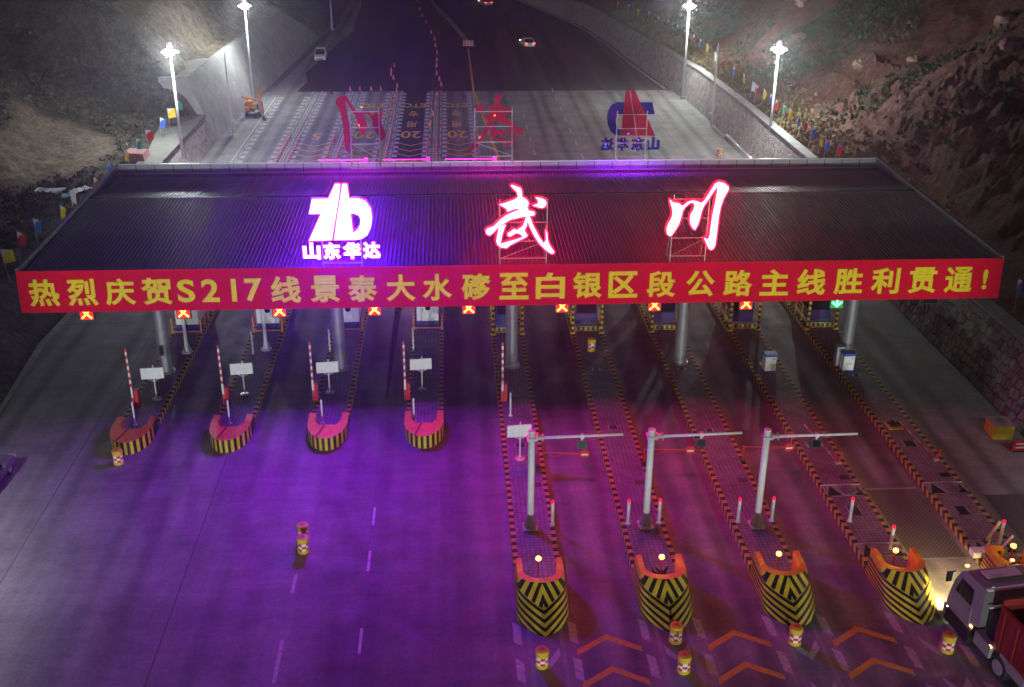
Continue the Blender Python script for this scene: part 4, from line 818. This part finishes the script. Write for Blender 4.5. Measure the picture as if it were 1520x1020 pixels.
for i, (x, y, l) in enumerate(bls):
    o = bl if i == 0 else copy_tree(bl); o.location = (x, y, HK if i == 3 else 0); o.scale = (.72,.72,.86); o.rotation_euler = (0,0,i*.7); tag(o, 'yellow crash barrel with red and white checks, '+l, 'barrel', 'yellow crash barrels')

# ------------------------------------------------------------------ flags
fcol = {'yellow': mat('flag_yellow', (.75,.58,.03), .8, var=.08), 'blue': mat('flag_blue', (.03,.14,.6), .8, var=.08), 'red': mat('flag_red', (.62,.03,.03), .8, var=.08), 'white': mat('flag_white', (.7,.7,.7), .8, var=.08), 'green': mat('flag_green', (.05,.3,.2), .8, var=.08)}
flag_mesh = {}
def flag(x, y, z, col, h, open_, label, group, rz, v):
    key = (col, round(open_, 1), v)
    if key not in flag_mesh:
        b = MB(); n, q = 6, 7; wid = .3+.55*open_; hg = 1.25
        for i in range(n+1):
            for j in range(q+1):
                u, w = i/n, j/q; dr = (1-open_)*.75*u**1.2
                b.v.append((u*wid*(1-.35*(1-open_)*w), .09*math.sin(u*6+w*3+v)*u+.05*math.sin(w*7+v)*u, -w*hg*(.85-.1*u)-dr*hg*.55))
        for i in range(n):
            for j in range(q): a = i*(q+1)+j; b.f.append([a,a+1,a+q+2,a+q+1]); b.m.append(1 if (i/n+j/q*1.6 < .55) else 0)
        flag_mesh[key] = (b.mesh('cloth', [fcol[col], fcol['white']]), MB().tube((0,0,-.3),(0,0,h),.022,n=6).mesh('pole', galv))
        flag_mesh[key][0].polygons.foreach_set('use_smooth', [True]*len(b.f))
    t = thing('flag', label, 'flag', (x,y,z), rz, group); t.rotation_euler = (R(random.uniform(-5,5)), R(random.uniform(-5,5)), rz); ob('pole', flag_mesh[key][1], t); ob('cloth', flag_mesh[key][0], t, (.02,0,h-.02))
RFp = [(26.6,139.6),(28.0,134.9),(28.7,129.0),(29.9,124.7),(30.4,118.6),(31.0,114.3),(31.3,108.3),(31.7,103.7),(31.9,98.4),(32.0,94.3),(32.1,90.4),(31.6,83.1),(31.5,78.1),(31.6,72.6),(31.7,68.2),(31.3,63.0),(31.3,61.0),(31.5,58.6),(31.7,55.8),(31.3,52.9),(31.5,50.4),(31.5,48.3),(31.5,45.4),(31.6,43.2),(31.3,40.3),(31.2,37.1),(31.2,35.2),(31.6,33.5)]
rc = ['red','blue','yellow','green','red','blue','yellow','green','red','blue','yellow','white','red','blue','yellow','white','red','yellow','blue','red','green','yellow','blue','red','blue','yellow','blue','red']
oo = ['farthest','second farthest','third farthest','fourth farthest','fifth farthest','sixth farthest','seventh farthest','eighth farthest','ninth farthest','tenth farthest','eleventh farthest','twelfth farthest','thirteenth farthest','fourteenth farthest']
near = ['nearest','second nearest','third nearest','fourth nearest','fifth nearest','sixth nearest','seventh nearest','eighth nearest','ninth nearest','tenth nearest','eleventh nearest','twelfth nearest','thirteenth nearest','fourteenth nearest']
N_ = len(RFp)
for i, ((x, y), c) in enumerate(zip(RFp, rc)):
    x = max(x, float(XR(y))+2.0); flag(x+.3, y, float(WTOP(y))+.3, c, 2.0, .15 if i % 3 else .35, '%s drooping flag above the right stone wall, %s in the line beyond the canopy' % (c, oo[i] if i < 14 else near[N_-1-i]), 'flags along the right wall', random.uniform(-.8,.8), i % 4)
flag(31.9,-1.6,4.3,'blue',2.1,.3,'lone blue and white flag behind the wall at the right edge','flags along the right wall', .4, 1)
LFp = [(-34.8,9.7,'yellow',.9),(-35.3,13.3,'red',.5),(-35.1,16.7,'blue',.4),(-34.4,20.,'yellow',.2),(-34.6,24.,'white',.2),(-33.9,27.6,'red',.3),(-34.,32.5,'blue',.2),(-33.9,37.1,'yellow',.2),(-33.9,41.4,'green',.5),(-33.7,44.9,'red',.7),(-33.9,50.4,'blue',.4),(-33.9,54.5,'yellow',.9),(-33.8,58.5,'green',.7)]
for i, (x, y, c, op) in enumerate(LFp):
    z = float(LF(np.array([XL(y)-.3-x]), np.array([y]))[2][0]); z = max(z, 3.0)
    flag(x, y, z, c, 2.3, op, '%s flag on the left bank, %s' % (c, 'nearest the camera' if i == 0 else (oo[len(LFp)-1-i].replace('farthest','from the far wall') if i < len(LFp)-1 else 'closest to the far wall')), 'flags along the left bank', random.uniform(-.3,.5), i % 4)

# ------------------------------------------------------------------ behind the canopy
dp = ob('delineator_post', None); b = MB().tube((0,0,.04),(0,0,.8),.045,n=8).tube((0,0,.45),(0,0,.55),.05,n=8,m=1).tube((0,0,.65),(0,0,.72),.05,n=8,m=1); b.build('post', [mat('delineator_red', (.6,.03,.06), .5, var=.1), white], dp); MB().lathe([(.14,0),(.14,.03),(.05,.05)], 10).build('foot', rubber, dp); first = True
rows = [(-22.3,50,63,'leftmost row'),(-21.1,50,63,'second row from left'),(-17.15,49,64,'third row from left'),(-16.0,49,64,'fourth row from left'),(-11.75,49,60,'fifth row from left'),(-10.75,49,64,'sixth row from left'),(-6.35,49,60,'seventh row from left'),(-5.3,49,60,'eighth row from left'),(-.8,50,65,'row beside the yellow line')]
for x, y0, y1, l in rows:
    for y in np.arange(y0, y1, 1.15):
        o = dp if first else copy_tree(dp); first = False; o.location = (x+random.uniform(-.05,.05), y, 0); tag(o, 'red delineator post standing in the %s behind the roof' % l, 'delineator', 'red delineator posts: '+l)
cn = ob('traffic_cone', None); MB().lathe([(.17,.03),(.12,.25),(.105,.3),(.075,.48),(.06,.54),(.03,.72)], 12, mf=lambda i, j: 1 if j in (1,3) else 0).build('cone', [orange if False else mat('cone_red', (.7,.06,.05), .5, var=.1), white], cn); MB().box((0,0,.015),(.4,.4,.03)).build('base', rubber, cn); first = True
cones = [(-17.55,89.8,'leftmost of four at the edge of the dark asphalt'),(-16.2,89.8,'second of four at the edge of the dark asphalt'),(-14.65,89.8,'third of four at the edge of the dark asphalt'),(-13.3,89.8,'fourth at the edge of the dark asphalt')]
cl = [(-11.9,98),(-12.4,101),(-12.5,104),(-12.2,107.8),(-11.1,92),(-11.05,88.5),(-11.2,84.5),(-11.15,81.5),(-11.3,77),(-11.2,73.5),(-11.1,70)]
cr = [(-4.9,93),(-5.2,97),(-5.6,101.5),(-5.7,107.7),(-5.66,113),(-5.66,120),(-6,127),(-6.23,134),(-6.9,141.7),(-8.1,154.5),(-9,164),(-9.7,174),(-10.5,187),(-5.4,86),(-5.6,80),(-5.9,74),(-6.2,68)]
for x, y, l in cones+[(x, y, 'in the left file leading up the road') for x, y in cl]+[(x, y, 'in the long middle file leading up the road') for x, y in cr]:
    o = cn if first else copy_tree(cn); first = False; o.location = (x, y, 0); o.rotation_euler = (0,0,random.uniform(0,1)); tag(o, 'red traffic cone '+l, 'traffic cone', 'traffic cones'+(': left file' if 'left file' in l else ': middle file' if 'middle' in l else ''))
o = again(cn, (-19.9,87.6,.17), 0, 'fallen red traffic cone lying at the asphalt edge', 'traffic cones'); o.rotation_euler = (0, R(83), .6)
for i, (x0, x1) in enumerate([(-17.6,-12.6),(-10.8,-6.1),(-4.3,.95)]):
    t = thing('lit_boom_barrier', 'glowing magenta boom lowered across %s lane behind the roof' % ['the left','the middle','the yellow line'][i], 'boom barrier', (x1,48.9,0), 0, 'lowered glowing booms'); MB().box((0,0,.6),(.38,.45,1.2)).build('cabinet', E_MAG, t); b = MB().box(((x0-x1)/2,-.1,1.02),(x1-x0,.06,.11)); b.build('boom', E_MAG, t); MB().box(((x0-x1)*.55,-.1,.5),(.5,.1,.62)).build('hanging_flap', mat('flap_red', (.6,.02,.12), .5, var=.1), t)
t = thing('steel_pipes', 'bundle of long steel rails lying at the foot of the right wall', 'pipes', (28.6,57,0)); 
for i, (dx, z) in enumerate([(0,.1),(.24,.1),(.48,.1),(.12,.3),(.36,.3)]): MB().tube((dx*.8,4.5,z),(dx*.8+.15,-6.5,z),.1,n=10).build('pipe', galv, t, smooth=True)
t = thing('chevron_block', 'orange and black striped block at the head of the median', 'barrier', (-.3,127.8,0)); b = MB()
for i in range(8): b.box((-.84+.24*i,0,.5),(.24,.3,.9), i % 2, ry=.0)
b.build('striped_face', [mat('block_orange', (.7,.22,.05), .5, var=.1), black], t); MB().box((0,.2,.05),(2.0,.8,.1)).build('base', conc, t)

# ------------------------------------------------------------------ vehicles
def wheel(parent, x, y, r, w):
    s = 1 if x > 0 else -1; ty = MB().tube((x-s*w,y,r),(x,y,r),r,n=20).build('wheel', rubber, parent); MB().tube((x-.02*s,y,r),(x+.012*s,y,r),r*.62,n=16).build('rim', galv, ty)
def car(name, label, loc, rz, paint, suv=False, tails=False, heads=False):
    """nose towards -Y in its own frame"""
    t = thing(name, label, 'car', loc, rz); L, Wd = (4.6, 1.85); hb = .95 if suv else .85; ht = 1.7 if suv else 1.42
    ysec = [(-2.3,.35,.62,.80),(-2.2,.25,.74,.92),(-1.6,.2,hb-.03,1.),(-.8,.2,hb,1.),(1.2,.2,hb+.02,1.),(2.0,.22,hb if suv else hb-.02,.98),(2.28,.35,hb-.1,.9)]; b = MB(); rings = []
    for y, z0, z1, k_ in ysec:
        w = Wd/2*k_; rings.append(len(b.v)); b.v += [(-w*.92,y,z0),(-w,y,lerp(z0,z1,.4)),(-w*.97,y,lerp(z0,z1,.85)),(-w*.85,y,z1),(w*.85,y,z1),(w*.97,y,lerp(z0,z1,.85)),(w,y,lerp(z0,z1,.4)),(w*.92,y,z0)]
    for a, c in zip(rings[:-1], rings[1:]):
        for i in range(8): b.f.append([a+i,a+(i+1) % 8,c+(i+1) % 8,c+i]); b.m.append(0)
    b.f += [list(range(8))[::-1], [rings[-1]+i for i in range(8)]]; b.m += [0,0]; body = b.build('body', paint, t, smooth=False)
    y0, y1, y2, y3 = (-1.0,-.35,1.35,2.15) if suv else (-.95,-.2,1.0,1.75); w0, w1 = .82, .66; b = MB()
    lo = [(-w0,y0,hb),(w0,y0,hb),(w0,y3,hb),(-w0,y3,hb)]; hi = [(-w1,y1,ht-.05),(w1,y1,ht-.05),(w1,y2,ht-.05),(-w1,y2,ht-.05)]; b.add(lo+hi, [(0,1,5,4),(1,2,6,5),(2,3,7,6),(3,0,4,7)], 0); b.build('windows', glass, t)
    rf = MB(); rf.add([(-w1-.02,y1-.03,ht-.05),(w1+.02,y1-.03,ht-.05),(w1+.02,y2+.04,ht-.05),(-w1-.02,y2+.04,ht-.05),(-w1*.9,y1+.1,ht),(w1*.9,y1+.1,ht),(w1*.9,y2-.08,ht),(-w1*.9,y2-.08,ht)], [(4,5,6,7),(0,1,5,4),(1,2,6,5),(2,3,7,6),(3,0,4,7)])
    for s in (-1,1):
        for ya, yb_ in ((y0,y1),(y3,y2)): rf.tube((s*w0,ya,hb),(s*(w1+.01),yb_,ht-.05),.035,n=5)
        rf.tube((s*(w0+.005),.35,hb),(s*(w1+.015),.35,ht-.05),.035,n=5)
    rf.build('roof', paint, t)
    for x in (-.9,.9):
        for y in (-1.42,1.42): wheel(t, x, y, .34, .22)
    for s in (-1,1):
        MB().box((s*.66,-2.25,.66),(.36,.12,.14)).build('headlight', E_HEAD if heads else offw, t); MB().box((s*.68,2.22,.78),(.34,.1,.17)).build('tail_light', E_TAIL if tails else mat('tail_red', (.35,.02,.02), .3, var=0), t); MB().box((s*1.0,-.75,hb+.05),(.18,.1,.13)).build('mirror', paint, t)
    MB().box((0,-2.29,.42),(1.1,.05,.2)).build('grille', dark, t); MB().box((0,2.3,.55),(.5,.02,.13)).build('number_plate', navy, t); return t
cw = mat('car_white', (.75,.75,.77), .3, var=.03); cs = mat('car_silver', (.42,.42,.46), .3, .3, var=.03); cp = mat('car_pale', (.16,.15,.18), .3, var=.05)
car('parked_car', 'white sport utility car parked on the far left shoulder', (-24.3,115.2,0), .06, cw, suv=True)
c2 = car('white_car', 'white car driving away on the far dark road with red tail lights', (9.8,127.5,0), math.pi+.15, cw, tails=True, heads=True)
for s in (-.6,.6): lamp('SPOT', 'headlight_beam', c2, (s,-2.5,.66), 260, (1,.75,.45), .1, (R(82),0,math.pi), spot_size=R(60), spot_blend=.6)
c3 = car('dark_car', 'farthest car at the top of the picture with red tail lights', (4.4,182.,0), math.pi+.3, cs, tails=True, heads=True)
for s in (-.6,.6): lamp('SPOT', 'headlight_beam', c3, (s,-2.5,.66), 260, (.85,.95,1), .1, (R(82),0,math.pi), spot_size=R(60), spot_blend=.6)
car('pale_car', 'pale car cut off by the left edge of the picture', (-28.55,-13.1,0), math.pi-.08, cp)
c4 = car('waiting_car', 'car under the canopy with headlights shining down the fourth lane', (-7.6,19.,0), 0, cs, heads=True)
for s in (-.6,.6): lamp('SPOT', 'headlight_beam', c4, (s,-2.5,.7), 420, (1,.6,.35), .1, (R(80),0,math.pi), spot_size=R(34), spot_blend=.5)

# dump truck entering the weighbridge lane
def truck():
    t = thing('dump_truck', 'white cab dump truck with dark red tipper body at lower right', 'truck', (18.85,-25.75,0), R(8)); tw = mat('truck_white', (.22,.215,.22), .45, var=.12, vs=2)
    prof = [(0,.75),(-.05,1.35),(-.25,2.2),(-.55,2.78),(-.8,2.95),(-2.0,3.0),(-2.12,2.85),(-2.15,1.25),(-1.9,1.15),(-1.75,.75)]; b = MB(); n = len(prof); w = 1.22
    b.add([(-w,y,z) for y, z in prof]+[(w,y,z) for y, z in prof], [tuple(range(n)), tuple(range(n,2*n))[::-1]]+[(i,n+i,n+(i+1) % n,(i+1) % n) for i in range(n)]); cab = b.build('cab', tw, t)
    MB().add([(-1.14,-.235,2.14),(1.14,-.235,2.14),(1.06,-.535,2.74),(-1.06,-.535,2.74)], [(0,1,2,3)]).build('windscreen', glass, t).location = (0,.025,.01)
    for s in (-1,1):
        d = MB().box((s*1.23,-1.0,1.25),(.03,1.15,.95)).build('door', tw, t); MB().add([(s*1.235,-.4,1.78),(s*1.235,-1.5,1.78),(s*1.235,-1.5,2.55),(s*1.235,-.68,2.55)], [(0,1,2,3)]).build('window', glass, d); MB().box((s*1.25,-1.45,1.6),(.03,.14,.05)).build('handle', black, d)
        MB().box((s*1.22,-1.05,.5),(.3,1.6,.5)).build('step', black, t); MB().box((s*1.42,-.12,2.25),(.22,.08,.45)).tube((s*1.2,-.15,2.5),(s*1.42,-.12,2.45),.03,n=6).build('mirror', black, t)
        MB().box((s*.95,.02,.72),(.42,.08,.2)).build('headlight', E_HEAD, t); MB().box((s*1.24,-1.75,1.0),(.05,.16,.08)).build('marker_lamp', E_MARK, t); MB().box((s*1.0,-.5,2.98),(.14,.1,.06)).build('roof_lamp', E_MARK, t)
    MB().box((0,-1.25,3.03),(1.5,.5,.05)).box((-.2,-1.3,3.06),(.6,.14,.04)).build('roof_hatch', offw, t); MB().box((-.85,-2.05,3.0),(.1,.08,.07)).build('green_lamp', E_GDOT, t); MB().box((0,-2.1,3.0),(2.3,.12,.1)).box((0,-2.35,2.35),(2.2,.1,.08)).build('cab_trim', white, t)
    MB().box((0,.06,.55),(2.4,.15,.45)).build('bumper', tw, t); MB().box((0,-5.2,.85),(.9,8.5,.3)).build('chassis', dark, t); MB().box((0,-2.55,1.5),(1.9,.6,1.4)).build('engine_frame', dark, t); b = MB()
    for q in range(5): b.tube((-.8+.4*q,-2.3,2.0),(-.8+.4*q,-2.9,1.4),.05,n=6)
    b.build('hoses', galv, t)
    bd = MB(); z0, z1, ya, yb_ = 1.25, 3.05, -3.15, -9.0; wi, wo = 1.14, 1.25
    for s in (-1,1):
        bd.box((s*1.2,(ya+yb_)/2,(z0+z1)/2),(.07,ya-yb_,z1-z0))
        for y in np.arange(ya-.3, yb_, -.8): bd.box((s*1.26,y,(z0+z1)/2),(.07,.1,z1-z0))
        bd.box((s*1.24,(ya+yb_)/2,z1),(.14,ya-yb_,.1))
    bd.box((0,ya,(z0+z1+.3)/2),(2.4,.08,z1-z0+.3)).box((0,yb_,(z0+z1)/2),(2.4,.08,z1-z0)).box((0,(ya+yb_)/2,z0),(2.4,ya-yb_,.1)); bd.build('tipper_body', trk_red, t)
    rg = np.random.default_rng(6); n = 10; b = MB(); b.add([(-1.12+2.24*i/n,ya-.1-(ya-yb_-.2)*j/n,2.1+.35*math.sin(math.pi*i/n)*math.sin(math.pi*j/n)+rg.uniform(-.06,.06)) for i in range(n+1) for j in range(n+1)], [(i*(n+1)+j,i*(n+1)+j+1,(i+1)*(n+1)+j+1,(i+1)*(n+1)+j) for i in range(n) for j in range(n)]); b.build('load', earth, t)
    for s in (-1,1):
        for y in (-1.35,-3.6,-6.4,-7.75): wheel(t, s*1.2, y, .5, .32)
        MB().box((s*1.18,-2.65,.85),(.3,1.0,.55)).build('side_tank', tw if s < 0 else galv, t); MB().box((s*1.28,-3.1,1.1),(.04,.14,.08)).build('marker_lamp', E_MARK, t); MB().box((s*1.15,-4.3,.95),(.06,1.5,.5)).build('side_guard', tw, t)
    for s in (-.9,.9): lamp('SPOT', 'headlight_beam', t, (s,.12,.85), 1700, (1,.72,.34), .1, (R(60),0,0), spot_size=R(80), spot_blend=.7)
    return t
tk = truck(); tk.scale = (1.06,)*3

# crawler drilling rig by the left wall
t = thing('drilling_rig', 'orange and black crawler drilling rig with upright mast by left wall', 'drilling rig', (-28.6,75.2,0), .15)
for s in (-1,1): MB().box((s*.75,0,.3),(.4,2.4,.55)).build('crawler_track', black, t)
MB().box((0,0,.75),(1.5,2.2,.3)).build('chassis', dark, t); MB().box((-.4,.3,1.3),(.8,1.3,.9)).build('engine_housing', orange, t); b = MB(); rg = np.random.default_rng(12)
for q in range(9): b.tube((rg.uniform(-1,.9),rg.uniform(-1.1,1),.8),(rg.uniform(-1,.9),rg.uniform(-1.1,1),rg.uniform(1.2,2.1)),.05,n=6)
b.build('hydraulic_hose', black, t); MB().box((1.0,-.6,2.0),(.28,.3,3.5)).build('mast', orange, t); MB().box((1.25,-.8,1.0),(.12,.14,1.7)).build('drill_rod', dark, t); MB().box((-.15,-.6,2.15),(2.2,.22,.22), ry=R(14)).build('boom', orange, t); MB().box((.2,-.9,1.25),(.6,.4,.5)).build('control_box', yel, t); MB().box((-.7,-1.0,.95),(.5,.5,.4)).build('compressor', orange, t); MB().box((.5,-1.15,.7),(.5,.2,.2)).build('step_plate', galv, t)

# ------------------------------------------------------------------ thin haze added to imitate lens bloom around lamps and signs
hz = bpy.data.materials.new('haze'); hz.use_nodes = True; nt = hz.node_tree; nt.nodes.clear(); out = nt.nodes.new('ShaderNodeOutputMaterial'); pv = nt.nodes.new('ShaderNodeVolumePrincipled')
pv.inputs['Color'].default_value = (.9,.9,.95,1); pv.inputs['Density'].default_value = BLOOM_HAZE; pv.inputs['Anisotropy'].default_value = .86; nt.links.new(pv.outputs[0], out.inputs['Volume'])
if BLOOM_HAZE > 0: tag(MB().box((0,130,40),(800,700,90)).build('haze', hz), 'faint haze volume added over the plaza to imitate lens bloom', 'haze', kind='stuff')
